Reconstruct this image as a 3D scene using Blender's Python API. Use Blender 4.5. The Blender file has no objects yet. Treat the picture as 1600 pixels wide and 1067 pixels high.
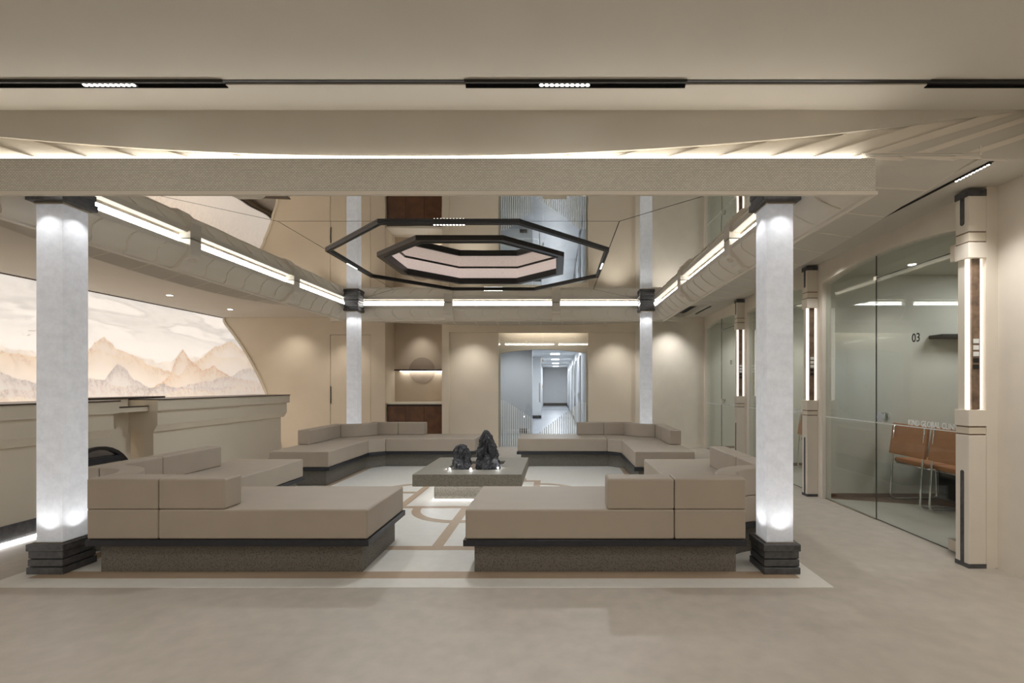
import bpy, bmesh, math, random
import numpy as np
from mathutils import Vector, Matrix, noise

random.seed(7)
S = bpy.context.scene
C = S.collection
PI = math.pi

# ------------------------------------------------------------------ camera
cam_d = bpy.data.cameras.new('camera')
cam = bpy.data.objects.new('camera', cam_d)
C.objects.link(cam)
cam.location = (0, 0, 1.3)
cam.rotation_euler = (PI / 2, 0, 0)
cam_d.sensor_width = 36.0
cam_d.lens = 36.0 * 755 / 1600
cam_d.shift_x = -70 / 1600
cam_d.shift_y = 68.5 / 1600
cam_d.clip_start = 0.05
S.camera = cam

# ------------------------------------------------------------------ world, exposure
w = bpy.data.worlds.new('world')
S.world = w
w.use_nodes = True
w.node_tree.nodes['Background'].inputs[0].default_value = (0.9, 0.93, 1.0, 1)
w.node_tree.nodes['Background'].inputs[1].default_value = 0.02
S.view_settings.view_transform = 'Standard'
S.view_settings.look = 'None'
S.view_settings.exposure = 0.4
S.view_settings.gamma = 1.0
S.view_settings.use_curve_mapping = False
S.cycles.max_bounces = 10
S.cycles.diffuse_bounces = 5
S.cycles.glossy_bounces = 6
S.cycles.transparent_max_bounces = 16
S.cycles.sample_clamp_indirect = 6.0
S.cycles.caustics_reflective = False
S.cycles.caustics_refractive = False

# light levels, all in one place
P_FRONT = 9.5       # unseen fill lamps added over the front hall (W each)
P_OCT = 56.0         # modules of the octagonal track
P_AISLE = 30.0       # aisle downlights and track, plus added unseen fill spots
P_BACK = 44.0        # wall-washing downlights at the back wall
P_ROOM = 19.0        # consulting rooms
E_COVE = 17.0         # cove strips
E_COLUMN = 0.20      # glowing columns
E_MURAL = 0.60       # backlit mural
P_COLSPOT = 4.0      # up and down spots on the columns
WARM = (1.0, 0.92, 0.82)
NEUT = (1.0, 0.98, 0.95)
COOL = (0.94, 0.97, 1.0)

def spot(name, loc, power, color, size=90, blend=0.6, aim=(0, 0, -1), radius=0.04):
    d = bpy.data.lights.new(name, 'SPOT')
    d.energy = power; d.color = color; d.spot_size = math.radians(size); d.spot_blend = blend
    d.shadow_soft_size = radius
    o = bpy.data.objects.new(name, d); C.objects.link(o)
    o.location = loc
    o.rotation_euler = Vector(aim).to_track_quat('-Z', 'Y').to_euler()
    return o

def area(name, loc, power, color, sx, sy, aim=(0, 0, -1)):
    d = bpy.data.lights.new(name, 'AREA')
    d.energy = power; d.color = color; d.shape = 'RECTANGLE'; d.size = sx; d.size_y = sy
    o = bpy.data.objects.new(name, d); C.objects.link(o)
    o.location = loc
    o.rotation_euler = Vector(aim).to_track_quat('-Z', 'Y').to_euler()
    return o

# unseen fill panels added over the front hall; frames go with the ceiling
FRONT_FILL = [(x, y) for y in (-1.0, 0.9) for x in (-4.6, -2.2, 0.2, 2.0)]
for x, y in FRONT_FILL:
    area('ceiling_lamp_light', (x, y, 2.985), P_FRONT, NEUT, 0.55, 0.55)

# ------------------------------------------------------------------ materials
MATS = {}
def srgb(r, g, b):
    f = lambda c: (c / 255) / 12.92 if c <= 10 else (((c / 255) + 0.055) / 1.055) ** 2.4
    return (f(r), f(g), f(b))

def mat(name, col, rough=0.7, metal=0.0, noise_s=None, noise_a=0.08, bump=0.0, bump_s=None,
        emit=None, emit_s=0.0, spec=0.5, col2=None):
    m = bpy.data.materials.new(name); m.use_nodes = True
    nt = m.node_tree; N = nt.nodes; L = nt.links
    b = N['Principled BSDF']
    b.inputs['Base Color'].default_value = (*col, 1)
    b.inputs['Roughness'].default_value = rough
    b.inputs['Metallic'].default_value = metal
    b.inputs['Specular IOR Level'].default_value = spec
    tc = N.new('ShaderNodeTexCoord')
    if noise_s:
        n = N.new('ShaderNodeTexNoise'); n.inputs['Scale'].default_value = noise_s
        n.inputs['Detail'].default_value = 5
        L.new(tc.outputs['Object'], n.inputs['Vector'])
        r = N.new('ShaderNodeValToRGB')
        c2 = col2 if col2 else tuple(c * (1 - 2 * noise_a) for c in col)
        c1 = col if col2 else tuple(min(1, c * (1 + noise_a)) for c in col)
        r.color_ramp.elements[0].color = (*c2, 1); r.color_ramp.elements[1].color = (*c1, 1)
        r.color_ramp.elements[0].position = 0.3; r.color_ramp.elements[1].position = 0.7
        L.new(n.outputs['Fac'], r.inputs['Fac'])
        L.new(r.outputs['Color'], b.inputs['Base Color'])
    if bump:
        n2 = N.new('ShaderNodeTexNoise'); n2.inputs['Scale'].default_value = bump_s or 60
        n2.inputs['Detail'].default_value = 3
        L.new(tc.outputs['Object'], n2.inputs['Vector'])
        bp = N.new('ShaderNodeBump'); bp.inputs['Strength'].default_value = bump
        bp.inputs['Distance'].default_value = 0.01
        L.new(n2.outputs['Fac'], bp.inputs['Height']); L.new(bp.outputs['Normal'], b.inputs['Normal'])
    if emit:
        b.inputs['Emission Color'].default_value = (*emit, 1)
        b.inputs['Emission Strength'].default_value = emit_s
    MATS[name] = m
    return m

mat('floor_vinyl', srgb(182, 173, 161), 0.45, noise_s=9, noise_a=0.05, bump=0.03, bump_s=220)
mat('inlay_pale', srgb(222, 219, 211), 0.42, noise_s=14, noise_a=0.02)
mat('inlay_tan', srgb(176, 154, 130), 0.45, noise_s=14, noise_a=0.03)
mat('ceiling_paint', srgb(206, 201, 191), 0.85, noise_s=3, noise_a=0.01)
mat('wall_paint', srgb(222, 210, 191), 0.8, noise_s=2.5, noise_a=0.015)
mat('wall_plaster', srgb(224, 216, 203), 0.8, noise_s=5, noise_a=0.02, bump=0.02, bump_s=40)
mat('white_plaster', srgb(226, 219, 206), 0.7, noise_s=4, noise_a=0.01)
mat('counter_paint', srgb(220, 210, 192), 0.6, noise_s=3, noise_a=0.01)
mat('counter_edge', srgb(70, 56, 48), 0.3, noise_s=8, noise_a=0.1)
mat('black_metal', (0.012, 0.012, 0.013), 0.4)
mat('dark_frame', srgb(44, 41, 40), 0.35)
mat('dark_stone', srgb(80, 80, 82), 0.5, noise_s=30, noise_a=0.2, bump=0.05, bump_s=120)
mat('base_slab', srgb(40, 42, 48), 0.4, noise_s=25, noise_a=0.1)
mat('sofa_leather', srgb(170, 158, 143), 0.55, noise_s=5, noise_a=0.02, bump=0.06, bump_s=350)
mat('wood_walnut', srgb(104, 70, 48), 0.45, noise_s=6, noise_a=0.18)
mat('wood_dark', srgb(58, 40, 34), 0.4, noise_s=9, noise_a=0.15)
mat('niche_board', srgb(206, 190, 168), 0.75, noise_s=4, noise_a=0.01)
mat('disc_tint', srgb(172, 156, 138), 0.6, noise_s=5, noise_a=0.03)
mat('chrome', (0.8, 0.8, 0.8), 0.12, 1.0)
mat('steel', (0.62, 0.57, 0.50), 0.3, 1.0)
mat('tan_leather', srgb(178, 118, 74), 0.5, noise_s=8, noise_a=0.06)
mat('room_wall', srgb(204, 202, 190), 0.8, noise_s=3, noise_a=0.01)
mat('room_floor', srgb(190, 184, 172), 0.5, noise_s=6, noise_a=0.03)
mat('corridor_wall', srgb(206, 208, 210), 0.7, noise_s=3, noise_a=0.01)
mat('corridor_floor', srgb(140, 143, 150), 0.4, noise_s=7, noise_a=0.04)
mat('rock_slate', srgb(46, 46, 50), 0.55, noise_s=14, noise_a=0.45, bump=0.7, bump_s=26)
mat('tray_steel', (0.25, 0.25, 0.27), 0.12, 1.0)
mat('stone_strip', srgb(128, 106, 88), 0.35, noise_s=20, noise_a=0.24)
mat('decal_white', srgb(235, 238, 236), 0.6)
mat('decal_black', (0.01, 0.01, 0.01), 0.6)
mat('cove_light', (0.9, 0.9, 0.9), 0.6, emit=(1, 0.975, 0.94), emit_s=E_COVE)
mat('outer_cove_light', (0.9, 0.9, 0.9), 0.6, emit=(1, 0.985, 0.96), emit_s=8.0)
mat('slot_light', (0.9, 0.9, 0.9), 0.6, emit=(1, 0.88, 0.76), emit_s=1.5)
mat('lamp_cool', (0.9, 0.9, 0.9), 0.6, emit=(0.9, 0.95, 1), emit_s=5.0)
mat('lamp_warm', (0.9, 0.9, 0.9), 0.6, emit=(1, 0.95, 0.88), emit_s=6.0)
mat('led_dot', (0.9, 0.9, 0.9), 0.6, emit=(1, 0.97, 0.92), emit_s=8.0)
mat('table_light', (0.9, 0.9, 0.9), 0.6, emit=(0.97, 0.98, 1), emit_s=3.5)
mat('table_glow', (0.9, 0.9, 0.9), 0.6, emit=(0.97, 0.98, 1), emit_s=6.0)
mat('shadow_gap', (0.02, 0.017, 0.014), 0.9)
mat('mirror_seam', (0.05, 0.045, 0.04), 0.8)

def granite(name, c1, c2, scale):
    m = mat(name, c1, 0.6)
    nt = m.node_tree; N = nt.nodes; L = nt.links; b = N['Principled BSDF']
    tc = N.new('ShaderNodeTexCoord'); v = N.new('ShaderNodeTexVoronoi'); v.inputs['Scale'].default_value = scale
    n = N.new('ShaderNodeTexNoise'); n.inputs['Scale'].default_value = scale * 1.3; n.inputs['Detail'].default_value = 4
    mx = N.new('ShaderNodeMath'); mx.operation = 'ADD'
    r = N.new('ShaderNodeValToRGB')
    r.color_ramp.elements[0].color = (*c2, 1); r.color_ramp.elements[0].position = 0.55
    r.color_ramp.elements[1].color = (*c1, 1); r.color_ramp.elements[1].position = 1.05 if False else 0.98
    L.new(tc.outputs['Object'], v.inputs['Vector']); L.new(tc.outputs['Object'], n.inputs['Vector'])
    L.new(v.outputs['Distance'], mx.inputs[0]); L.new(n.outputs['Fac'], mx.inputs[1])
    L.new(mx.outputs[0], r.inputs['Fac']); L.new(r.outputs['Color'], b.inputs['Base Color'])
    bp = N.new('ShaderNodeBump'); bp.inputs['Strength'].default_value = 0.15; bp.inputs['Distance'].default_value = 0.004
    L.new(mx.outputs[0], bp.inputs['Height']); L.new(bp.outputs['Normal'], b.inputs['Normal'])
granite('granite_plinth', srgb(112, 108, 100), srgb(56, 54, 52), 95)
granite('granite_table', srgb(134, 128, 116), srgb(74, 70, 64), 95)

def weave(name, c1, c2, emit_s=0.0, sc=1.0):
    m = mat(name, c1, 0.8)
    nt = m.node_tree; N = nt.nodes; L = nt.links; b = N['Principled BSDF']
    tc = N.new('ShaderNodeTexCoord')
    mp = N.new('ShaderNodeMapping'); mp.inputs['Scale'].default_value = (sc, sc, sc)
    L.new(tc.outputs['Object'], mp.inputs['Vector'])
    sx = N.new('ShaderNodeSeparateXYZ'); L.new(mp.outputs['Vector'], sx.inputs[0])
    ad = N.new('ShaderNodeMath'); ad.operation = 'ADD'
    L.new(sx.outputs['X'], ad.inputs[0]); L.new(sx.outputs['Y'], ad.inputs[1])
    cb = N.new('ShaderNodeCombineXYZ'); L.new(ad.outputs[0], cb.inputs['X']); L.new(sx.outputs['Z'], cb.inputs['Y'])
    br = N.new('ShaderNodeTexBrick')
    br.inputs['Scale'].default_value = 1.0
    br.inputs['Brick Width'].default_value = 0.018; br.inputs['Row Height'].default_value = 0.010
    br.inputs['Mortar Size'].default_value = 0.003; br.inputs['Mortar Smooth'].default_value = 1.0
    br.inputs['Color1'].default_value = (*c1, 1); br.inputs['Color2'].default_value = (*[x * 0.86 for x in c1], 1)
    br.inputs['Mortar'].default_value = (*c2, 1)
    L.new(cb.outputs[0], br.inputs['Vector']); L.new(br.outputs['Color'], b.inputs['Base Color'])
    inv = N.new('ShaderNodeMath'); inv.operation = 'SUBTRACT'; inv.inputs[0].default_value = 1
    L.new(br.outputs['Fac'], inv.inputs[1])
    bp = N.new('ShaderNodeBump'); bp.inputs['Strength'].default_value = 0.5; bp.inputs['Distance'].default_value = 0.004
    L.new(inv.outputs[0], bp.inputs['Height']); L.new(bp.outputs['Normal'], b.inputs['Normal'])
    if emit_s:
        L.new(br.outputs['Color'], b.inputs['Emission Color']); b.inputs['Emission Strength'].default_value = emit_s
weave('woven_fascia', srgb(242, 238, 229), srgb(180, 173, 160))
weave('woven_backlit', srgb(224, 205, 196), srgb(200, 182, 174), emit_s=0.55)

def mirror_mat():
    m = mat('mirror_film', srgb(228, 226, 221), 0.015, 1.0)
    nt = m.node_tree; N = nt.nodes; L = nt.links; b = N['Principled BSDF']
    tc = N.new('ShaderNodeTexCoord')
    n = N.new('ShaderNodeTexNoise'); n.inputs['Scale'].default_value = 1.7; n.inputs['Detail'].default_value = 1.0
    L.new(tc.outputs['Object'], n.inputs['Vector'])
    bp = N.new('ShaderNodeBump'); bp.inputs['Strength'].default_value = 0.35; bp.inputs['Distance'].default_value = 0.004
    L.new(n.outputs['Fac'], bp.inputs['Height']); L.new(bp.outputs['Normal'], b.inputs['Normal'])
mirror_mat()

def glass_mat(name, tint, base_refl=0.06, gloss=0.0):
    m = bpy.data.materials.new(name); m.use_nodes = True
    nt = m.node_tree; N = nt.nodes; L = nt.links
    N.remove(N['Principled BSDF'])
    t = N.new('ShaderNodeBsdfTransparent'); t.inputs['Color'].default_value = (*tint, 1)
    g = N.new('ShaderNodeBsdfGlossy'); g.inputs['Roughness'].default_value = gloss
    g.inputs['Color'].default_value = (0.95, 0.98, 0.97, 1)
    lw = N.new('ShaderNodeLayerWeight'); lw.inputs['Blend'].default_value = 0.5
    pw = N.new('ShaderNodeMath'); pw.operation = 'POWER'; pw.inputs[1].default_value = 4.0
    L.new(lw.outputs['Facing'], pw.inputs[0])
    fr = N.new('ShaderNodeMath'); fr.operation = 'MULTIPLY_ADD'; fr.inputs[1].default_value = 0.8; fr.inputs[2].default_value = base_refl
    L.new(pw.outputs[0], fr.inputs[0])
    mx = N.new('ShaderNodeMixShader')
    L.new(fr.outputs[0], mx.inputs[0]); L.new(t.outputs[0], mx.inputs[1]); L.new(g.outputs[0], mx.inputs[2])
    L.new(mx.outputs[0], N['Material Output'].inputs['Surface'])
    MATS[name] = m
glass_mat('clear_glass', (0.93, 0.955, 0.945), 0.035)
glass_mat('grey_glass', (0.94, 0.96, 0.97), 0.05)

def column_mat():
    m = mat('alabaster_glow', srgb(214, 215, 218), 0.6, spec=0.2)
    nt = m.node_tree; N = nt.nodes; L = nt.links; b = N['Principled BSDF']
    tc = N.new('ShaderNodeTexCoord')
    n = N.new('ShaderNodeTexNoise'); n.inputs['Scale'].default_value = 16; n.inputs['Detail'].default_value = 8
    n.inputs['Roughness'].default_value = 0.75
    L.new(tc.outputs['Object'], n.inputs['Vector'])
    r = N.new('ShaderNodeValToRGB')
    r.color_ramp.elements[0].color = (0.74, 0.75, 0.77, 1); r.color_ramp.elements[0].position = 0.3
    r.color_ramp.elements[1].color = (0.96, 0.97, 0.99, 1); r.color_ramp.elements[1].position = 0.62
    L.new(n.outputs['Fac'], r.inputs['Fac'])
    b.inputs['Emission Strength'].default_value = E_COLUMN
    L.new(r.outputs['Color'], b.inputs['Emission Color'])
    t = N.new('ShaderNodeBsdfTranslucent'); L.new(r.outputs['Color'], t.inputs['Color'])
    mx = N.new('ShaderNodeMixShader'); mx.inputs[0].default_value = 0.45
    L.new(b.outputs[0], mx.inputs[1]); L.new(t.outputs[0], mx.inputs[2])
    L.new(mx.outputs[0], N['Material Output'].inputs['Surface'])
column_mat()

def mural_mat():
    m = mat('mural_print', (0.6, 0.55, 0.5), 0.7)
    nt = m.node_tree; N = nt.nodes; L = nt.links; b = N['Principled BSDF']
    a = N.new('ShaderNodeVertexColor'); a.layer_name = 'paint'
    L.new(a.outputs['Color'], b.inputs['Base Color']); L.new(a.outputs['Color'], b.inputs['Emission Color'])
    b.inputs['Emission Strength'].default_value = E_MURAL
mural_mat()

# ------------------------------------------------------------------ geometry helpers
ROOT = {}
def thing(name, label, cat, loc=(0, 0, 0), group=None):
    o = bpy.data.objects.new(name, None); C.objects.link(o)
    o.location = loc; o.empty_display_size = 0.1
    o['label'] = label; o['category'] = cat
    if group: o['group'] = group
    ROOT[o.name] = Vector(loc)
    return o

def root_loc(p):
    if p is None: return Vector((0, 0, 0))
    while p.parent is not None: p = p.parent
    return ROOT.get(p.name, Vector((0, 0, 0)))

def obj(name, bm, m, parent=None, smooth=False, bevel=0.0, seg=2):
    off = root_loc(parent)
    if off.length: bmesh.ops.translate(bm, verts=bm.verts, vec=-off)
    bmesh.ops.recalc_face_normals(bm, faces=bm.faces)
    me = bpy.data.meshes.new(name)
    bm.to_mesh(me); bm.free()
    me.materials.append(MATS[m])
    if smooth:
        for p in me.polygons: p.use_smooth = True
    o = bpy.data.objects.new(name, me); C.objects.link(o)
    if parent is not None: o.parent = parent
    if bevel:
        md = o.modifiers.new('bevel', 'BEVEL'); md.width = bevel; md.segments = seg
        md.limit_method = 'ANGLE'; md.angle_limit = math.radians(35)
        if seg > 1:
            for p in me.polygons: p.use_smooth = True
            md.harden_normals = True
    return o

def tag(o, label, cat, group=None):
    o['label'] = label; o['category'] = cat
    if group: o['group'] = group
    return o

def struct(o):
    o['kind'] = 'structure'
    return o

def copy_mesh(src, loc, parent=None, rot=None):
    o = src.copy(); C.objects.link(o); o.location = loc
    o.parent = parent if parent is not None else src.parent
    if rot is not None: o.rotation_euler = rot
    return o

def box(x0, x1, y0, y1, z0, z1, bm=None):
    bm = bm or bmesh.new()
    v = [bm.verts.new((x, y, z)) for z in (z0, z1) for y in (y0, y1) for x in (x0, x1)]
    for f in ((0, 2, 3, 1), (4, 5, 7, 6), (0, 1, 5, 4), (2, 6, 7, 3), (0, 4, 6, 2), (1, 3, 7, 5)):
        bm.faces.new([v[i] for i in f])
    return bm

def prism(poly, z0, z1, bm=None):
    bm = bm or bmesh.new()
    a = [bm.verts.new((p[0], p[1], z0)) for p in poly]
    b = [bm.verts.new((p[0], p[1], z1)) for p in poly]
    n = len(poly)
    bm.faces.new(a[::-1]); bm.faces.new(b)
    for i in range(n):
        bm.faces.new((a[i], a[(i + 1) % n], b[(i + 1) % n], b[i]))
    return bm

def extrude(pts3, vec, bm=None):
    """closed polygon of 3-D points pushed along vec"""
    bm = bm or bmesh.new()
    vec = Vector(vec)
    a = [bm.verts.new(p) for p in pts3]
    b = [bm.verts.new(Vector(p) + vec) for p in pts3]
    n = len(pts3)
    bm.faces.new(a[::-1]); bm.faces.new(b)
    for i in range(n):
        bm.faces.new((a[i], a[(i + 1) % n], b[(i + 1) % n], b[i]))
    return bm

def hexa(p, bm=None):
    """box from 8 points: bottom 4 in order, top 4 in order"""
    bm = bm or bmesh.new()
    v = [bm.verts.new(q) for q in p]
    for f in ((3, 2, 1, 0), (4, 5, 6, 7), (0, 1, 5, 4), (1, 2, 6, 5), (2, 3, 7, 6), (3, 0, 4, 7)):
        bm.faces.new([v[i] for i in f])
    return bm

def tube(path, r, n=8, bm=None):
    bm = bm or bmesh.new()
    P = [Vector(p) for p in path]; rings = []
    up = Vector((0.13, 0.21, 0.97))
    for i, p in enumerate(P):
        t = (P[min(i + 1, len(P) - 1)] - P[max(i - 1, 0)]).normalized()
        a = t.cross(up)
        if a.length < 1e-3: a = t.cross(Vector((1, 0, 0)))
        a.normalize(); b = t.cross(a)
        rings.append([bm.verts.new(p + r * (math.cos(2 * PI * k / n) * a + math.sin(2 * PI * k / n) * b)) for k in range(n)])
    for i in range(len(rings) - 1):
        for k in range(n):
            bm.faces.new((rings[i][k], rings[i][(k + 1) % n], rings[i + 1][(k + 1) % n], rings[i + 1][k]))
    bm.faces.new(rings[0][::-1]); bm.faces.new(rings[-1])
    return bm

def cyl(c, axis, r, h, n=24, bm=None, r2=None):
    bm = bm or bmesh.new()
    axis = Vector(axis).normalized(); r2 = r if r2 is None else r2
    a = axis.orthogonal().normalized(); b = axis.cross(a); c = Vector(c)
    lo = [bm.verts.new(c + r * (math.cos(2 * PI * k / n) * a + math.sin(2 * PI * k / n) * b)) for k in range(n)]
    hi = [bm.verts.new(c + axis * h + r2 * (math.cos(2 * PI * k / n) * a + math.sin(2 * PI * k / n) * b)) for k in range(n)]
    bm.faces.new(lo[::-1]); bm.faces.new(hi)
    for k in range(n): bm.faces.new((lo[k], lo[(k + 1) % n], hi[(k + 1) % n], hi[k]))
    return bm

def fillet(path, r, n=5):
    """round the inner corners of a polyline"""
    P = [Vector(p) for p in path]; out = [P[0]]
    for i in range(1, len(P) - 1):
        a = (P[i - 1] - P[i]); b = (P[i + 1] - P[i])
        rr = min(r, a.length * 0.45, b.length * 0.45)
        p0 = P[i] + a.normalized() * rr; p1 = P[i] + b.normalized() * rr
        for k in range(n + 1):
            t = k / n
            out.append((1 - t) ** 2 * p0 + 2 * t * (1 - t) * P[i] + t * t * p1)
    out.append(P[-1])
    return out

# ------------------------------------------------------------------ the plan
CX, CY = -0.963, 5.82          # centre of the ring of light and the octagon
SY = 5.90                      # centre of the seating
ZM = 2.76                      # mirror ceiling
YB = 10.05                     # back wall
XL = -6.97                     # mural plane
ZA = 2.71                      # aisle ceiling
ZF = 3.0                       # front hall ceiling
YF = 2.985                     # drop between the front hall and the lobby

# ------------------------------------------------------------------ floor with inlays
fl = struct(obj('floor', box(-7.4, 3.13, -2.6, YB + 0.25, -0.1, 0.0), 'floor_vinyl'))
def inlay(bm, m): return obj('floor_inlay', bm, m, fl)
def ring_piece(c, d0, d1, side, z0, z1):
    cx, cy = c
    k = {'f': ((-1, -1), (1, -1)), 'r': ((1, -1), (1, 1)), 'b': ((1, 1), (-1, 1)), 'l': ((-1, 1), (-1, -1))}[side]
    poly = [(cx + k[0][0] * d1, cy + k[0][1] * d1), (cx + k[1][0] * d1, cy + k[1][1] * d1),
            (cx + k[1][0] * d0, cy + k[1][1] * d0), (cx + k[0][0] * d0, cy + k[0][1] * d0)]
    return prism(poly, z0, z1)
FC = (CX, 5.85)
for s in 'frbl':
    inlay(ring_piece(FC, 2.60, 2.745, s, 0.0, 0.002), 'inlay_pale')
    inlay(ring_piece(FC, 2.48, 2.60, s, 0.0, 0.002), 'inlay_tan')
inlay(box(FC[0] - 2.48, FC[0] + 2.48, FC[1] - 2.48, FC[1] + 2.48, 0.0, 0.002), 'inlay_pale')
for s in 'frbl':
    inlay(ring_piece(FC, 1.95, 2.04, s, 0.002, 0.0036), 'inlay_tan')
    inlay(ring_piece(FC, 0.66, 0.745, s, 0.002, 0.0036), 'inlay_tan')
for dx, dy in ((0, -1), (0, 1), (1, 0), (-1, 0)):
    if dx == 0:
        y0, y1 = sorted((FC[1] + dy * 0.745, FC[1] + dy * 1.95))
        inlay(box(FC[0] - 0.045, FC[0] + 0.045, y0, y1, 0.002, 0.0036), 'inlay_tan')
    else:
        x0, x1 = sorted((FC[0] + dx * 0.745, FC[0] + dx * 1.95))
        inlay(box(x0, x1, FC[1] - 0.045, FC[1] + 0.045, 0.002, 0.0036), 'inlay_tan')
    a0 = math.atan2(dy, dx) - PI / 2
    cx, cy = FC[0] + dx * 0.745, FC[1] + dy * 0.745
    outer = [(cx + 0.55 * math.cos(a0 + PI * k / 24), cy + 0.55 * math.sin(a0 + PI * k / 24)) for k in range(25)]
    inner = [(cx + 0.46 * math.cos(a0 + PI * k / 24), cy + 0.46 * math.sin(a0 + PI * k / 24)) for k in range(25)]
    bm = bmesh.new()
    for k in range(24):
        prism([outer[k], outer[k + 1], inner[k + 1], inner[k]], 0.002, 0.0034, bm)
    inlay(bm, 'inlay_tan')

# ------------------------------------------------------------------ front hall shell
struct(obj('wall_front', box(-7.4, 3.4, -2.7, -2.6, 0, 3.1), 'wall_paint'))
struct(obj('wall_left', box(-7.4, -7.05, -2.6, 13.2, 0, 3.1), 'wall_paint'))
struct(obj('ceiling', box(-7.4, 3.4, -2.6, YF, ZF, ZF + 0.1), 'ceiling_paint'))
# drop face above the woven fascia: straight on top, its lower edge curving up towards the corners
def arc_z(x):
    s = abs(x - CX)
    return min(ZF, 2.715 + 0.0196 * s * s)
top = []; xs = [CX + 3.8 * k / 24 for k in range(-24, 25)]
bot = [(x, YF, arc_z(x)) for x in xs]
bm = extrude(bot + [(xs[-1], YF, ZF + 0.05), (xs[0], YF, ZF + 0.05)], (0, 0.018, 0))
struct(obj('trim_1', bm, 'ceiling_paint'))
for sg in (1, -1):
    X = lambda dx: CX + sg * dx
    far = 3.13 if sg > 0 else -7.0
    pts = [(X(2.93), YF + 0.02, 2.72), (X(3.56), YF + 0.02, 2.752), (X(3.62), YF + 0.02, ZA), (far, YF + 0.02, ZA),
           (far, YF + 0.02, ZF), (X(3.86), YF + 0.02, ZF)]
    struct(obj('trim_2' if sg > 0 else 'trim_3', extrude(pts, (0, 0.02, 0)), 'ceiling_paint'))

# right hand wall of the front hall and the return beside the near pilaster
struct(obj('wall_right', box(3.13, 3.4, -2.6, 3.43, 0, 3.0), 'wall_plaster'))
# aisle ceilings
DE = 3.60                      # outer edge of the eaves
cl = struct(obj('ceiling_aisle', box(CX + DE, 3.13, YF + 0.04, YB + 0.1, ZA, ZA + 0.08), 'ceiling_paint'))
obj('panel', box(-7.05, CX - DE, YF + 0.04, 13.2, ZA, ZA + 0.08), 'ceiling_paint', cl)
obj('panel', box(CX - DE, CX + DE, 9.98, YB + 0.75, ZA + 0.0, ZA + 0.08), 'ceiling_paint', cl)
obj('panel', box(-7.4, 3.4, YF + 0.0, 13.2, 3.12, 3.2), 'ceiling_paint', cl)

# ------------------------------------------------------------------ back wall
AC, AR = None, None
def circ3(p, q, r):
    ax, ay = p; bx, by = q; cx, cy = r
    d = 2 * (ax * (by - cy) + bx * (cy - ay) + cx * (ay - by))
    ux = ((ax * ax + ay * ay) * (by - cy) + (bx * bx + by * by) * (cy - ay) + (cx * cx + cy * cy) * (ay - by)) / d
    uy = ((ax * ax + ay * ay) * (cx - bx) + (bx * bx + by * by) * (ax - cx) + (cx * cx + cy * cy) * (bx - ax)) / d
    return ux, uy, math.hypot(ax - ux, ay - uy)
ux, uz, ur = circ3((-7.03, 2.71), (-6.27, 1.60), (-5.76, 0.0))
ang0 = math.atan2(0.0 - uz, -5.76 - ux); ang1 = math.atan2(2.71 - uz, -7.03 - ux)
arcp = [(max(-6.93, ux + ur * math.cos(ang0 + (ang1 - ang0) * k / 28)), uz + ur * math.sin(ang0 + (ang1 - ang0) * k / 28)) for k in range(29)]
DX0, DX1, DZ = -4.715, -3.87, 2.355
bw = struct(obj('wall_back', extrude([(x, YB, z) for x, z in arcp] + [(DX0, YB, 2.74), (DX0, YB, 0)], (0, 0.14, 0)), 'wall_paint'))
struct(obj('wall_back', box(DX0, DX1, YB, YB + 0.14, DZ, 2.74), 'wall_paint'))
struct(obj('wall_back', box(DX1, -3.57, YB, YB + 0.70, 0, 2.74), 'wall_paint'))
struct(obj('wall_back', box(-3.57, -2.38, YB + 0.60, YB + 0.70, 0, 2.74), 'niche_board'))
struct(obj('wall_back', box(-2.38, -2.235, YB - 0.04, YB + 0.70, 0, 2.74), 'wall_paint'))
struct(obj('wall_back', box(-2.235, -1.22, YB + 0.02, YB + 0.12, 0, 2.42), 'wall_paint'))
struct(obj('wall_back', box(0.655, 1.63, YB + 0.02, YB + 0.12, 0, 2.42), 'wall_paint'))
struct(obj('wall_back', box(-2.235, 1.63, YB - 0.04, YB + 0.12, 2.40, 2.74), 'wall_paint'))
struct(obj('wall_back', box(1.63, 3.4, YB - 0.04, YB + 0.12, 0, 2.80), 'wall_plaster'))
# arch trim
bm = bmesh.new()
for k in range(28):
    (x0, z0), (x1, z1) = arcp[k], arcp[k + 1]
    n0 = Vector((x0 - ux, z0 - uz)).normalized(); n1 = Vector((x1 - ux, z1 - uz)).normalized()
    w_ = 0.045
    a = [(x0, z0), (x1, z1), (x1 + n1.x * w_, z1 + n1.y * w_), (x0 + n0.x * w_, z0 + n0.y * w_)]
    extrude([(p[0], YB - 0.025, p[1]) for p in a], (0, 0.19, 0), bm)
struct(obj('trim_4', bm, 'counter_paint'))
# flush door
d1 = struct(obj('door_1', box(DX0 + 0.008, DX1 - 0.008, YB + 0.004, YB + 0.05, 0.006, DZ - 0.008), 'wall_paint'))
obj('door_gap', box(DX0, DX1, YB + 0.055, YB + 0.07, 0, DZ), 'shadow_gap', d1)
obj('handle', box(DX0 + 0.006, DX0 + 0.022, YB - 0.012, YB + 0.01, 0.92, 1.28), 'dark_frame', d1)
struct(obj('baseboard_back', box(1.64, 3.06, YB - 0.052, YB - 0.04, 0, 0.06), 'wall_plaster'))

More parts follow.
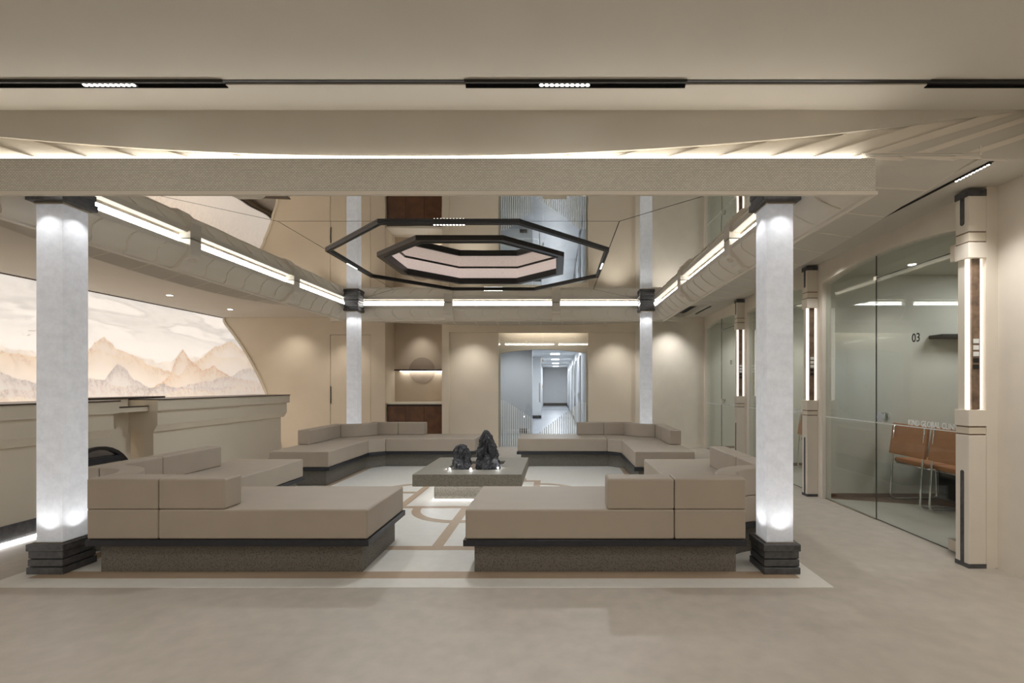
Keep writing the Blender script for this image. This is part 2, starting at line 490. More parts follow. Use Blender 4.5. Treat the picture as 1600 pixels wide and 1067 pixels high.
# niche: cabinet, worktop, shelf and round panel
nc = thing('niche_cabinet', 'low walnut cabinet with a pale worktop built into the back wall niche', 'cabinet', (-2.975, YB + 0.3, 0))
obj('body', box(-3.56, -2.39, YB + 0.10, YB + 0.598, 0.0, 0.905), 'wood_dark', nc)
for k in range(3):
    x0 = -3.555 + k * 0.388
    obj('door', box(x0, x0 + 0.382, YB + 0.078, YB + 0.10, 0.05, 0.86), 'wood_walnut', nc, bevel=0.002, seg=1)
obj('worktop', box(-3.565, -2.385, YB + 0.06, YB + 0.598, 0.905, 0.94), 'white_plaster', nc)
ws = tag(obj('wall_shelf', box(-3.50, -2.385, YB + 0.33, YB + 0.60, 1.615, 1.645), 'wood_dark', bevel=0.004, seg=1),
         'thin dark wood shelf with a light beneath, in the niche over the walnut cabinet', 'shelf')
obj('light_strip', box(-3.44, -2.40, YB + 0.55, YB + 0.575, 1.606, 1.615), 'lamp_warm', ws)
dsc = tag(obj('round_wall_panel', cyl((-2.97, YB + 0.60, 1.63), (0, -1, 0), 0.285, 0.008, 48), 'disc_tint'),
          'round taupe disc on the niche wall behind the lit shelf', 'wall panel')
spot('niche_light', (-2.97, YB + 0.20, 2.68), 14, NEUT, 80, 1.0, (0, 0.25, -1))  # spot added to brighten the upper niche, has no fixture
area('door_head_light', (-0.28, YB + 0.18, 2.70), 6, NEUT, 1.6, 0.08)  # area lamp added to brighten the arch wall behind the glass
area('niche_strip_light', (-2.92, YB + 0.53, 1.604), 0.7, NEUT, 1.0, 0.03, (0, 0.35, -1))

# glass door to the corridor
gd = struct(obj('door_2', box(-1.218, -0.29, YB + 0.045, YB + 0.057, 0.01, 2.395), 'grey_glass'))
obj('pane', box(-0.282, 0.652, YB + 0.045, YB + 0.057, 0.01, 2.395), 'grey_glass', gd)
bm = bmesh.new()
for k in range(15):
    x = -1.16 + k * 0.045
    zt = 0.99 - 0.40 * max(0, (x + 1.10)) / 0.62 if x > -1.10 else 0.99
    if x < -0.52: box(x, x + 0.016, YB + 0.040, YB + 0.043, 0.03, zt, bm)
for k in range(24):
    x = -0.40 + k * 0.045
    zt = min(0.95, 0.30 + (x + 0.40) * 0.75)
    if x < 0.62: box(x, x + 0.016, YB + 0.040, YB + 0.043, 0.03, zt, bm)
o = obj('stripe_decal', bm, 'decal_white', gd); o['kind'] = 'stuff'
for z in (1.28, 1.83):
    obj('hinge', box(-0.30, -0.272, YB + 0.03, YB + 0.07, z - 0.03, z + 0.03), 'chrome', gd)
obj('handle', tube([(-0.36, YB + 0.02, 0.95), (-0.36, YB + 0.02, 1.35)], 0.011), 'chrome', gd)

# ------------------------------------------------------------------ corridor behind the glass door
AY = YB + 0.30
def arch_profile(x0, x1, zs, zc, n=20):
    out = []
    for k in range(n + 1):
        t = k / n; x = x0 + (x1 - x0) * t
        out.append((x, zs + (zc - zs) * (1 - (2 * t - 1) ** 2)))
    return out
ap = arch_profile(-1.215, 0.63, 1.985, 2.07)
pts = [(-1.7, AY, 0), (-1.215, AY, 0)] + [(x, AY, z) for x, z in ap] + [(0.63, AY, 0), (1.2, AY, 0), (1.2, AY, 2.75), (-1.7, AY, 2.75)]
cw = struct(obj('wall_corridor', extrude(pts, (0, 0.12, 0)), 'wall_paint'))
struct(obj('wall_corridor', box(-1.72, -0.66, 13.0, 13.15, 0, 2.5), 'corridor_wall'))
struct(obj('wall_corridor', box(-1.72, -1.60, AY + 0.12, 13.0, 0, 2.5), 'corridor_wall'))
struct(obj('wall_corridor', box(-1.2, -0.63, 19.0, 19.5, 0, 2.5), 'corridor_wall'))
struct(obj('wall_corridor', box(-1.2, -0.86, 19.5, 31, 0, 2.5), 'corridor_wall'))
struct(obj('wall_corridor', box(-1.72, -1.2, 13.15, 19.5, 0, 2.5), 'corridor_wall'))
struct(obj('wall_corridor', box(-1.0, 1.0, 31.0, 31.1, 0, 2.5), 'corridor_wall'))
struct(obj('wall_corridor', box(0.66, 0.8, AY + 0.12, 31, 0, 2.5), 'corridor_wall'))
struct(obj('floor_corridor', box(-1.75, 1.2, YB + 0.25, 31.1, -0.1, 0.0), 'corridor_floor'))
struct(obj('ceiling_corridor', box(-1.75, 1.2, AY + 0.12, 31.1, 2.42, 2.5), 'corridor_wall'))
bb = struct(obj('baseboard_corridor', box(-0.86, 0.66, 30.96, 31.0, 0, 0.17), 'black_metal'))
obj('piece', box(-1.15, -0.61, 18.97, 19.0, 0, 0.12), 'black_metal', bb)
obj('piece', box(0.645, 0.66, 12, 31, 0, 0.12), 'black_metal', bb)
for k, (ya, yb) in enumerate(((13.2, 14.2), (16.0, 17.0), (19.5, 20.6), (24, 25.2))):
    d = struct(obj('door_%d' % (3 + k), box(0.62, 0.66, ya, yb, 0.0, 2.12), 'corridor_wall'))
    obj('door_leaf', box(0.612, 0.62, ya + 0.09, yb - 0.09, 0.01, 2.05), 'dark_frame' if k % 2 else 'corridor_floor', d)
    obj('handle', box(0.58, 0.612, ya + 0.16, ya + 0.19, 0.95, 1.1), 'chrome', d)
for k, y in enumerate((13.9, 17.0, 20.6, 24.2, 28)):
    t = thing('corridor_ceiling_light', 'bright square ceiling panel in the corridor behind glass, number %s from the glass door' %
              ('one two three four five'.split()[k]), 'light', (-0.06, y, 2.40), 'corridor ceiling lights')
    t['label'] = ['nearest bright ceiling panel light in the corridor seen through the glass door',
                  'second bright ceiling panel light along the corridor behind the glass door',
                  'third bright ceiling panel light along the corridor behind the glass door',
                  'fourth bright ceiling panel light along the corridor behind the glass door',
                  'farthest bright ceiling panel light at the end of the corridor'][k]
    obj('frame', box(-0.24, 0.12, y - 0.32, y + 0.32, 2.405, 2.42), 'white_plaster', t)
    obj('diffuser', box(-0.22, 0.10, y - 0.30, y + 0.30, 2.395, 2.405), 'lamp_cool', t)
    area('corridor_panel_light', (-0.06, y, 2.385), 42, COOL, 0.3, 0.6)
spot('corridor_spot_light', (-1.0, 11.6, 2.40), 60, COOL, 95, 0.9, (-0.1, 0.8, -1))
vt = tag(obj('wall_vent', box(-1.0, -0.8, 12.975, 13.0, 0.02, 0.14), 'dark_frame'),
         'small dark vent low on the corridor wall behind the striped glass', 'vent')
for k in range(6):
    obj('slat', box(-0.985 + k * 0.03, -0.97 + k * 0.03, 12.965, 12.975, 0.03, 0.13), 'black_metal', vt)

# ------------------------------------------------------------------ mirror ceiling
mc = struct(obj('ceiling_mirror', box(CX - 2.79, CX + 2.79, CY - 2.79, CY + 2.79, 2.99, 3.02), 'mirror_seam'))
def flat(poly, z, m, parent, name='mirror_panel'):
    bm = bmesh.new()
    f = bm.faces.new([bm.verts.new((p[0], p[1], z)) for p in poly])
    o = obj(name, bm, m, parent)
    if o.data.polygons[0].normal.z > 0: o.data.flip_normals()
    return o
def octo(ap, c=(CX, CY)):
    R = ap / math.cos(PI / 8)
    return [(c[0] + R * math.cos(PI / 8 + k * PI / 4), c[1] + R * math.sin(PI / 8 + k * PI / 4)) for k in range(8)]
g = 0.004; a_ = 1.52; b_ = 2.795
for k, (dx, dy) in enumerate(((0, -1), (1, 0), (0, 1), (-1, 0))):
    rot = lambda p: (CX + p[0] * -dy - p[1] * dx * -1, CY + p[0] * dx + p[1] * dy) if False else (
        CX + p[0] * (-dy) + p[1] * dx, CY + p[0] * dx + p[1] * dy)
    flat([rot(p) for p in ((-a_ + g, a_ + g), (a_ - g, a_ + g), (b_ - g, b_), (-b_ + g, b_))], ZM, 'mirror_film', mc)
oo = octo(a_); t_ = a_ * math.tan(PI / 8)
for sx in (-1, 1):
    for sy in (-1, 1):
        flat([(CX + sx * (a_ - g), CY + sy * (a_ - g)), (CX + sx * (a_ - g), CY + sy * (t_ + 2 * g)),
              (CX + sx * (t_ + 2 * g), CY + sy * (a_ - g))], ZM, 'mirror_film', mc)
oi, ii = octo(a_ - 0.004), octo(1.03)
bm = bmesh.new()
vo = [bm.verts.new((p[0], p[1], ZM)) for p in oi]; vi = [bm.verts.new((p[0], p[1], ZM)) for p in ii]
for k in range(8): bm.faces.new((vo[k], vi[k], vi[(k + 1) % 8], vo[(k + 1) % 8]))
o = obj('mirror_panel', bm, 'mirror_film', mc)
if o.data.polygons[0].normal.z > 0: o.data.flip_normals()
flat(octo(1.06), 2.962, 'mirror_film', mc)
obj('mirror_backing', box(CX - 2.79, CX + 2.79, CY - 2.79, CY - 1.53, ZM + 0.006, ZM + 0.02), 'mirror_seam', mc)
obj('mirror_backing', box(CX - 2.79, CX + 2.79, CY + 1.53, CY + 2.79, ZM + 0.006, ZM + 0.02), 'mirror_seam', mc)
obj('mirror_backing', box(CX - 2.79, CX - 1.07, CY - 1.53, CY + 1.53, ZM + 0.006, ZM + 0.02), 'mirror_seam', mc)
obj('mirror_backing', box(CX + 1.07, CX + 2.79, CY - 1.53, CY + 1.53, ZM + 0.006, ZM + 0.02), 'mirror_seam', mc)
# octagonal black track
def octo_bars(t, name, r0, r1, z0, z1, m):
    A, B = octo(r0), octo(r1)
    for k in range(8):
        j = (k + 1) % 8
        obj(name, prism([A[k], A[j], B[j], B[k]], z0, z1), m, t)
ot = thing('octagonal_track', 'large black octagonal light track on the mirrored ceiling', 'track light', (CX, CY, 2.72))
octo_bars(ot, 'rail', 1.482, 1.498, 2.738, ZM - 0.001, 'black_metal')
octo_bars(ot, 'rail', 1.508, 1.524, 2.738, ZM - 0.001, 'black_metal')
octo_bars(ot, 'channel', 1.498, 1.508, 2.752, ZM - 0.001, 'dark_frame')
for k in (0, 2, 4, 6):
    a = k * PI / 4 - PI / 2
    c = Vector((CX + 1.5025 * math.cos(a), CY + 1.5025 * math.sin(a), 0)); tdir = Vector((-math.sin(a), math.cos(a), 0)); nd = Vector((math.cos(a), math.sin(a), 0))
    bm = bmesh.new()
    pp = [c + tdir * s1 + nd * s2 for s1, s2 in ((-.15, -.012), (.15, -.012), (.15, .012), (-.15, .012))]
    mod = obj('led_module', prism([(p.x, p.y) for p in pp], 2.734, 2.752), 'black_metal', ot)
    bm = bmesh.new()
    for q in range(10):
        p = c + tdir * (-.13 + .26 * q / 9)
        cyl((p.x, p.y, 2.7315), (0, 0, 1), 0.009, 0.0024, 8, bm)
    obj('led_lens', bm, 'led_dot', mod)
    spot('octagon_track_light', (c.x, c.y, 2.72), P_OCT, (0.95, 0.975, 1.0), 150, 0.7, (0, 0, -1), 0.06)
# octagonal coffer
oc = thing('octagonal_coffer', 'black framed octagonal ceiling coffer lined with backlit woven panels', 'ceiling light', (CX, CY, 2.74))
octo_bars(oc, 'frame_bar', 0.965, 1.045, 2.735, 2.80, 'dark_frame')
octo_bars(oc, 'frame_lip', 0.955, 0.975, 2.728, 2.805, 'black_metal')
octo_bars(oc, 'woven_panel', 1.0, 1.03, 2.80, 2.950, 'woven_backlit')
octo_bars(oc, 'top_trim', 0.985, 1.03, 2.950, 2.961, 'dark_frame')
octo_bars(oc, 'outer_casing', 1.031, 1.05, 2.80, 2.975, 'mirror_seam')

# ------------------------------------------------------------------ ring of light: woven fascia, carved cove, brackets
rg = thing('light_ring', 'square ceiling ring of white cove light strips with a woven outer fascia', 'light fixture', (CX, CY, 2.45))
SIDES = ((0, -1), (1, 0), (0, 1), (-1, 0))
def sp(k, s, d, z):
    """point on ring side k at distance s along it, d out from the centre"""
    nx, ny = SIDES[k]
    return Vector((CX + nx * d - ny * s, CY + ny * d + nx * s, z))
def ring_strip(name, prof, m, k, parent, smooth=False):
    bm = bmesh.new(); rows = []
    for d, z in prof:
        rows.append((bm.verts.new(sp(k, -d, d, z)), bm.verts.new(sp(k, d, d, z))))
    for i in range(len(rows) - 1):
        bm.faces.new((rows[i][0], rows[i][1], rows[i + 1][1], rows[i + 1][0]))
    return obj(name, bm, m, parent, smooth)
COVE = [(2.70, 2.652), (2.708, 2.632), (2.722, 2.612), (2.742, 2.59), (2.768, 2.562), (2.79, 2.535), (2.812, 2.508), (2.84, 2.487), (2.872, 2.474)]
def cove_at(t):
    i = min(int(t * (len(COVE) - 1)), len(COVE) - 2); f = t * (len(COVE) - 1) - i
    return tuple(COVE[i][j] * (1 - f) + COVE[i + 1][j] * f for j in (0, 1))
for k in range(4):
    c = ring_strip('cove', [(2.795, 2.70), (2.70, 2.70), (2.70, 2.652)], 'white_plaster', k, rg)
    c = ring_strip('carved_cove', COVE, 'white_plaster', k, rg, True)
    ring_strip('bottom_rim', [(2.872, 2.474), (2.868, 2.456), (2.885, 2.450), (2.902, 2.452), (2.902, 2.474), (2.894, 2.475)], 'white_plaster', k, rg)
    ring_strip('woven_fascia', [(2.894, 2.475), (2.894, 2.676), (2.885, 2.680)], 'woven_fascia', k, rg)
    ring_strip('beam_top', [(2.885, 2.680), (2.81, 2.680), (2.797, 2.755)], 'white_plaster', k, rg)
    ring_strip('inner_light_strip', [(2.790, 2.728), (2.794, 2.757)], 'cove_light', k, rg)
    ring_strip('cove_back', [(2.786, 2.701), (2.790, 2.728)], 'white_plaster', k, rg)
    ring_strip('outer_light_strip', [(2.845, 2.683), (2.840, 2.710)] if k == 0 else [(2.825, 2.684), (2.865, 2.683)], 'outer_cove_light', k, rg)
    n = 17
    for q in range(n):
        s0 = -2.55 + 5.1 * q / (n - 1)
        if min(abs(s0 - 0.95), abs(s0 + 0.95)) < 0.13: continue
        path = []
        for i in range(9):
            t = 0.04 + 0.92 * i / 8
            d, z = cove_at(t)
            path.append(sp(k, s0 + 0.045 * math.sin(t * PI * 1.5), d - 0.003, z - 0.003))
        obj('carved_rib', tube(path, 0.006, 4), 'white_plaster', rg)
    for s0 in (-0.95, 0.95):
        prof = [(2.672, 2.758), (2.672, 2.60), (2.69, 2.575), (2.735, 2.55), (2.76, 2.50), (2.80, 2.462), (2.87, 2.455), (2.87, 2.67), (2.79, 2.67), (2.785, 2.758)]
        bm = extrude([sp(k, s0 - 0.075, d, z) for d, z in prof], sp(k, 0.15, 0, 0) - sp(k, 0, 0, 0))
        br = obj('bracket', bm, 'white_plaster', rg, bevel=0.004, seg=1)
        bm = bmesh.new()
        c0 = sp(k, s0, 2.7125, 2.558); nrm = (sp(k, 0, 2.69 - 0.45, 2.575 - 0.80) - sp(k, 0, 2.69, 2.575)).normalized()
        ud = (sp(k, 1, 0, 0) - sp(k, 0, 0, 0)).normalized(); vd = nrm.cross(ud)
        for (a, b) in ((0, 0), (1, 0), (-1, 0), (0, 1), (0, -1)):
            cc = c0 + ud * a * 0.03 + vd * b * 0.026 + nrm * 0.004
            ringp = [cc + 0.0125 * (math.cos(2 * PI * i / 12) * ud + math.sin(2 * PI * i / 12) * vd) for i in range(13)]
            tube(ringp, 0.0035, 4, bm)
        obj('flower_ornament', bm, 'white_plaster', br)
for sx in (-1, 1):
    for sy in (-1, 1):
        a = Vector((CX + sx * 2.86, CY + sy * 2.86, 2.47)); b = Vector((CX + sx * 3.26, CY + sy * 3.26, 2.50))
        pd = Vector((-sy, sx, 0)).normalized() * 0.03
        up = Vector((0, 0, 0.10))
        if sy > 0:
            obj('hip_bar', hexa([a - pd, a + pd, b + pd, b - pd, a - pd + up, a + pd + up, b + pd + up * 0.7, b - pd + up * 0.7]), 'white_plaster', rg)

# eaves: boards fanning round the ring
ev = bpy.data.objects.new('trim_5', None); C.objects.link(ev); ev['kind'] = 'structure'
def eave_z(k, s):
    t = min(1.0, abs(s) / 2.9)
    return (2.545 + 0.07 * t * t) if k == 2 else (2.52 + 0.19 * t * t) if k == 3 else (2.58 + 0.155 * t * t)
for k in (1, 2, 3):
    dout = 4.17 if k == 2 else DE - 0.01
    n = 13; lo, hi = -2.82, 2.88
    for q in range(n):
        s0 = lo + (hi - lo) * q / n; s1 = lo + (hi - lo) * (q + 1) / n - 0.018
        sk = 0.10
        f = lambda s: s + sk * (-1 if s < 0 else 1) * -1 if False else s
        # boards lean towards the back
        z0a, z0b = 2.722, 2.722
        P = [sp(k, s0, 2.88, z0a), sp(k, s1, 2.88, z0b), sp(k, s1, dout, eave_z(k, s1)), sp(k, s0, dout, eave_z(k, s0))]
        obj('board', hexa(P + [p + Vector((0, 0, 0.014)) for p in P]), 'ceiling_paint', ev)
        s2 = s1 + 0.018
        P = [sp(k, s1, 2.88, z0a - 0.003), sp(k, s2, 2.88, z0a - 0.003), sp(k, s2, dout, eave_z(k, s2) - 0.003), sp(k, s1, dout, eave_z(k, s1) - 0.003)]
        obj('joint_strip', hexa(P + [p + Vector((0, 0, 0.012)) for p in P]), 'white_plaster', ev)
    P = [sp(k, lo, 2.86, 2.745), sp(k, hi, 2.86, 2.745), sp(k, hi, dout, 2.78), sp(k, lo, dout, 2.78)]
    bm = bmesh.new()
    for q in range(12):
        s0 = lo + (hi - lo) * q / 12; s1 = lo + (hi - lo) * (q + 1) / 12
        P = [sp(k, s0, 2.86, 2.738), sp(k, s1, 2.86, 2.738), sp(k, s1, dout, eave_z(k, s1) + 0.017), sp(k, s0, dout, eave_z(k, s0) + 0.017)]
        hexa(P + [p + Vector((0, 0, 0.004)) for p in P], bm)
        # outer upstand
        a, b = sp(k, s0, dout, 0), sp(k, s1, dout, 0)
        nv = (sp(k, 0, 0.012, 0) - sp(k, 0, 0, 0))
        za, zb = eave_z(k, s0) + 0.003, eave_z(k, s1) + 0.003
        hexa([a + Vector((0, 0, za)), b + Vector((0, 0, zb)), b + nv + Vector((0, 0, zb)), a + nv + Vector((0, 0, za)),
              a + Vector((0, 0, 2.79)), b + Vector((0, 0, 2.79)), b + nv + Vector((0, 0, 2.79)), a + nv + Vector((0, 0, 2.79))], bm)
    obj('backing', bm, 'white_plaster', ev)
# front fan of overlapping boards standing behind the curved drop, over the light strip
FAN = [-0.28, 0.0, 0.33, 0.66, 0.99, 1.32, 1.64, 1.95, 2.28, 2.55, 2.80, 3.10, 3.42, 3.75]
for sg in (1, -1):
    for q in range(len(FAN) - 1):
        a0, b0 = FAN[q], FAN[q + 1] + 0.02
        dz = 0.30; run = dz / (0.26 + 0.006 * q)
        zl = 2.716
        yq = YF + 0.020
        P = [Vector((CX + sg * x, y, z)) for x, y, z in ((a0, yq - 0.004, zl), (b0, yq + 0.012, zl - 0.012), (b0 + run, yq + 0.012, zl + dz - 0.012), (a0 + run, yq - 0.004, zl + dz))]
        if sg < 0: P = [P[1], P[0], P[3], P[2]]
        obj('fan_board', hexa(P + [p + Vector((0, 0.008, 0)) for p in P]), 'white_plaster', ev)

# ------------------------------------------------------------------ glowing columns
def column(x, y, label):
    t = thing('lantern_column', label, 'column', (x, y, 0), 'glowing columns')
    def blk(name, h, z0, z1, m, bev=0.003):
        return obj(name, box(x - h, x + h, y - h, y + h, z0, z1), m, t, bevel=bev, seg=1)
    for h, z0, z1 in ((0.126, 0.002, 0.048), (0.110, 0.048, 0.056), (0.121, 0.056, 0.101), (0.108, 0.101, 0.109), (0.119, 0.109, 0.16), (0.128, 0.16, 0.208)):
        blk('base_slab', h, z0, z1, 'dark_stone')
    blk('collar', 0.100, 0.208, 0.216, 'steel', 0)
    sh = bmesh.new(); h = 0.091
    cs = [(x - h, y - h), (x + h, y - h), (x + h, y + h), (x - h, y + h)]
    lo = [sh.verts.new((*p, 0.210)) for p in cs]; hi = [sh.verts.new((*p, 2.565)) for p in cs]
    for k in range(4): sh.faces.new((lo[k], lo[(k + 1) % 4], hi[(k + 1) % 4], hi[k]))
    obj('shaft', sh, 'alabaster_glow', t)
    blk('collar', 0.100, 2.555, 2.572, 'steel', 0)
    for h, z0, z1 in ((0.130, 2.572, 2.618), (0.119, 2.618, 2.648), (0.124, 2.648, 2.69), (0.117, 2.69, 2.722), (0.128, 2.722, 2.757)):
        blk('capital_slab', h, z0, z1, 'dark_stone')
    spot('column_uplight', (x, y, 0.225), P_COLSPOT, (0.97, 0.98, 1), 108, 0.75, (0, 0, 1), 0.008)
    spot('column_downlight', (x, y, 2.55), P_COLSPOT, (0.97, 0.98, 1), 108, 0.75, (0, 0, -1), 0.008)
    return t
column(-3.516, 3.44, 'tall glowing white column on a stacked black base, nearest on the left')
column(1.547, 3.44, 'tall glowing white column on a stacked black base, nearest on the right')
column(-3.516, 8.38, 'far glowing white column behind the back left sofa')
column(1.547, 8.38, 'far glowing white column behind the back right sofa')

# ------------------------------------------------------------------ sofas
def sofa(su, sv, label):
    P = lambda u, v: (CX + su * u, SY + sv * v)
    t = thing('corner_sofa', label, 'sofa', (*P(2.0, 2.0), 0), 'corner sofas')
    nc_, nr = (2.58, 2.47), 0.32
    def arc(r, a0, a1, n=10):
        return [(nc_[0] + r * math.cos(math.radians(a0 + (a1 - a0) * k / n)), nc_[1] + r * math.sin(math.radians(a0 + (a1 - a0) * k / n))) for k in range(n + 1)]
    outer_arc = arc(nr, 180, 300)
    uo = 2.74; vb = 0.80 if sv < 0 else 1.0
    def outline(i, j):
        """whole plan inset by i; j widens the notch"""
        A = arc(nr + j, 180, 299)
        return [(0.335 + i, 1.81 + i), (1.77 + i * 0.4, 1.81 + i), (1.97 + i, 1.62 + i * 0.4), (1.97 + i, 0.31 + i), (uo - i, 0.31 + i), (uo - i, A[-1][1])] + \
            A[::-1] + [(nc_[0] - nr - j, 2.59 - i), (0.335 + i, 2.59 - i)]
    def pr(name, poly, z0, z1, m, bev=0.0, seg=3):
        return obj(name, prism([P(*p) for p in poly], z0, z1), m, t, bevel=bev, seg=seg)
    pr('plinth', outline(0.055, 0.05), 0.0036, 0.20, 'granite_plinth')
    pr('base_board', outline(-0.012, 0.0), 0.20, 0.243, 'base_slab', 0.002, 1)
    e = 0.0015
    pr('seat_cushion', [(0.335, 1.81), (1.77 - e, 1.81), (1.77 - e, 2.59), (0.335, 2.59)], 0.2435, 0.449, 'sofa_leather', 0.014)
    pr('seat_cushion', [(1.77 + e, 1.81), (1.97, 1.62 + e), (uo, 1.62 + e), (uo, outer_arc[-1][1])] + outer_arc[::-1] +
       [(2.26, 2.59), (1.77 + e, 2.59)], 0.2435, 0.449, 'sofa_leather', 0.014)
    pr('seat_cushion', [(1.97, 1.62 - e), (1.97, 0.31), (uo, 0.31), (uo, 1.62 - e)], 0.2435, 0.449, 'sofa_leather', 0.014)
    z0, z1 = 0.4495, 0.66
    ia = arc(0.47, 187.3, 269)
    pr('back_cushion', [(1.31, 2.41), (1.77 - e, 2.41), (1.77 - e, 2.59), (1.31, 2.59)], z0, z1, 'sofa_leather', 0.014)
    pr('back_cushion', [(1.77 + e, 2.41), (2.114 - e, 2.41), (2.26 - e, 2.47), (2.26, 2.59), (1.77 + e, 2.59)], z0, z1, 'sofa_leather', 0.012)
    oa = arc(nr, 180, 272)
    pr('back_cushion', ia + oa[::-1], z0, z1, 'sofa_leather', 0.012)
    oa2 = arc(nr, 273, 300, 4)
    pr('back_cushion', [(2.573, 1.999)] + oa2 + [(uo, 1.56 + e), (2.573, 1.56 + e)], z0, z1, 'sofa_leather', 0.012)
    pr('back_cushion', [(2.573, vb), (uo, vb), (uo, 1.56 - e), (2.573, 1.56 - e)], z0, z1, 'sofa_leather', 0.014)
    return t
sofa(-1, -1, 'taupe corner sofa in front on the left, beside the near left glowing column')
sofa(1, -1, 'taupe corner sofa in front on the right, beside the near right glowing column')
sofa(-1, 1, 'taupe corner sofa at the back left, in front of the walnut niche cabinet')
sofa(1, 1, 'taupe corner sofa at the back right, in front of the glass corridor door')

# ------------------------------------------------------------------ stone table with rocks
TX, TY, TW, TD = -0.97, 5.84, 0.592, 0.62
tb = thing('stone_table', 'low square granite table with a lit recessed tray in the middle of the sofas', 'table', (TX, TY, 0.004))
hx0, hx1, hy0, hy1 = -1.275, -0.655, 5.52, 6.16
bm = bmesh.new()
def frame_mesh(bm, o, i, z0, z1):
    O = [(o[0], o[2]), (o[1], o[2]), (o[1], o[3]), (o[0], o[3])]; I = [(i[0], i[2]), (i[1], i[2]), (i[1], i[3]), (i[0], i[3])]
    V = {}
    for nm, L_ in (('O', O), ('I', I)):
        for zz in (z0, z1):
            V[nm, zz] = [bm.verts.new((*p, zz)) for p in L_]
    for k in range(4):
        j = (k + 1) % 4
        for zz in (z0, z1): bm.faces.new((V['O', zz][k], V['O', zz][j], V['I', zz][j], V['I', zz][k]))
        bm.faces.new((V['O', z0][k], V['O', z0][j], V['O', z1][j], V['O', z1][k]))
        bm.faces.new((V['I', z0][k], V['I', z0][j], V['I', z1][j], V['I', z1][k]))
frame_mesh(bm, (TX - TW, TX + TW, TY - TD, TY + TD), (hx0, hx1, hy0, hy1), 0.206, 0.337)
obj('tabletop', bm, 'granite_table', tb, bevel=0.003, seg=1)
obj('base', box(TX - 0.42, TX + 0.42, TY - 0.37, TY + 0.37, 0.012, 0.206), 'granite_table', tb)
obj('tray', box(hx0 + 0.002, hx1 - 0.002, hy0 + 0.002, hy1 - 0.002, 0.21, 0.318), 'tray_steel', tb)
bm = bmesh.new(); frame_mesh(bm, (TX - 0.434, TX + 0.434, TY - 0.384, TY + 0.384), (TX - 0.422, TX + 0.422, TY - 0.372, TY + 0.372), 0.006, 0.012)
obj('floor_light_strip', bm, 'table_light', tb)
bm = bmesh.new(); frame_mesh(bm, (TX - 0.50, TX + 0.50, TY - 0.46, TY + 0.46), (TX - 0.46, TX + 0.46, TY - 0.42, TY + 0.42), 0.198, 0.205)
obj('underside_light_strip', bm, 'table_glow', tb)
def rock(name, label, c, sx, sy, h, seed, prof, lean):
    bm = bmesh.new(); NR, NS = 36, 48; rings = []
    px_, pw_ = zip(*prof)
    for i in range(NR + 1):
        t = i / NR; wd = float(np.interp(t, px_, pw_)); ring = []
        for k in range(NS):
            a = 2 * PI * k / NS
            d = Vector((math.cos(a), math.sin(a), 0))
            p = Vector((d.x * wd, d.y * wd, t * 2.2))
            n1 = noise.fractal(p * 1.4 + Vector((seed, 0, 0)), 1.0, 2.0, 3)
            n2 = abs(noise.noise(Vector((d.x * 2.6, d.y * 2.6, t * 1.6)) + Vector((0, seed, 0))))
            n3 = noise.fractal(Vector((d.x * 5, d.y * 5, t * 9)) + Vector((0, 0, seed)), 1.0, 2.0, 4)
            s_ = wd * (1.06 + 0.24 * n1 - 0.48 * n2 + 0.17 * n3)
            ring.append(bm.verts.new((c[0] + d.x * s_ * sx + lean * sx * t * t, c[1] + d.y * s_ * sy, c[2] + h * t * (1 + 0.05 * n1 * (1 - t)) + 0.004 * n3 * (t > 0))))
        rings.append(ring)
    for i in range(NR):
        for k in range(NS): bm.faces.new((rings[i][k], rings[i][(k + 1) % NS], rings[i + 1][(k + 1) % NS], rings[i + 1][k]))
    bm.faces.new(rings[0][::-1]); bm.faces.new(rings[-1])
    o = obj(name, bm, 'rock_slate')
    return tag(o, label, 'rock', 'rocks in the table tray')
rock('scholar_rock', 'shorter rounded dark slate rock standing in the table tray', (-1.125, 5.72, 0.319), 0.106, 0.11, 0.285, 3.1,
     ((0, 0.98), (0.3, 1.0), (0.55, 0.96), (0.75, 0.82), (0.9, 0.58), (0.97, 0.35), (1, 0.12)), 0.0)
rock('scholar_rock', 'taller pointed dark slate rock standing in the table tray', (-0.82, 5.79, 0.319), 0.136, 0.13, 0.445, 8.7,
     ((0, 1.0), (0.15, 1.0), (0.3, 0.93), (0.5, 0.84), (0.7, 0.66), (0.85, 0.46), (0.95, 0.28), (1, 0.10)), -0.22)
for k, (x, y, lab) in enumerate(((-1.235, 5.57, 'tiny bright spotlight in the table tray left of the shorter rock'),
                                 (-0.99, 5.56, 'tiny bright spotlight in the table tray between the two rocks'),
                                 (-0.685, 5.63, 'tiny bright spotlight in the table tray right of the taller rock'))):
    t = thing('tray_spotlight', lab, 'spotlight', (x, y, 0.318), 'tray spotlights')
    obj('body', cyl((x, y, 0.3185), (0, 0, 1), 0.016, 0.012, 12), 'chrome', t)
    bm = bmesh.new(); bmesh.ops.create_uvsphere(bm, u_segments=10, v_segments=6, radius=0.011)
    bmesh.ops.translate(bm, verts=bm.verts, vec=(x, y, 0.338))
    obj('bulb', bm, 'led_dot', t)
    d = bpy.data.lights.new('tray_light', 'POINT'); d.energy = 0.4; d.shadow_soft_size = 0.012
    o = bpy.data.objects.new('tray_light', d); C.objects.link(o); o.location = (x, y - 0.0, 0.36)

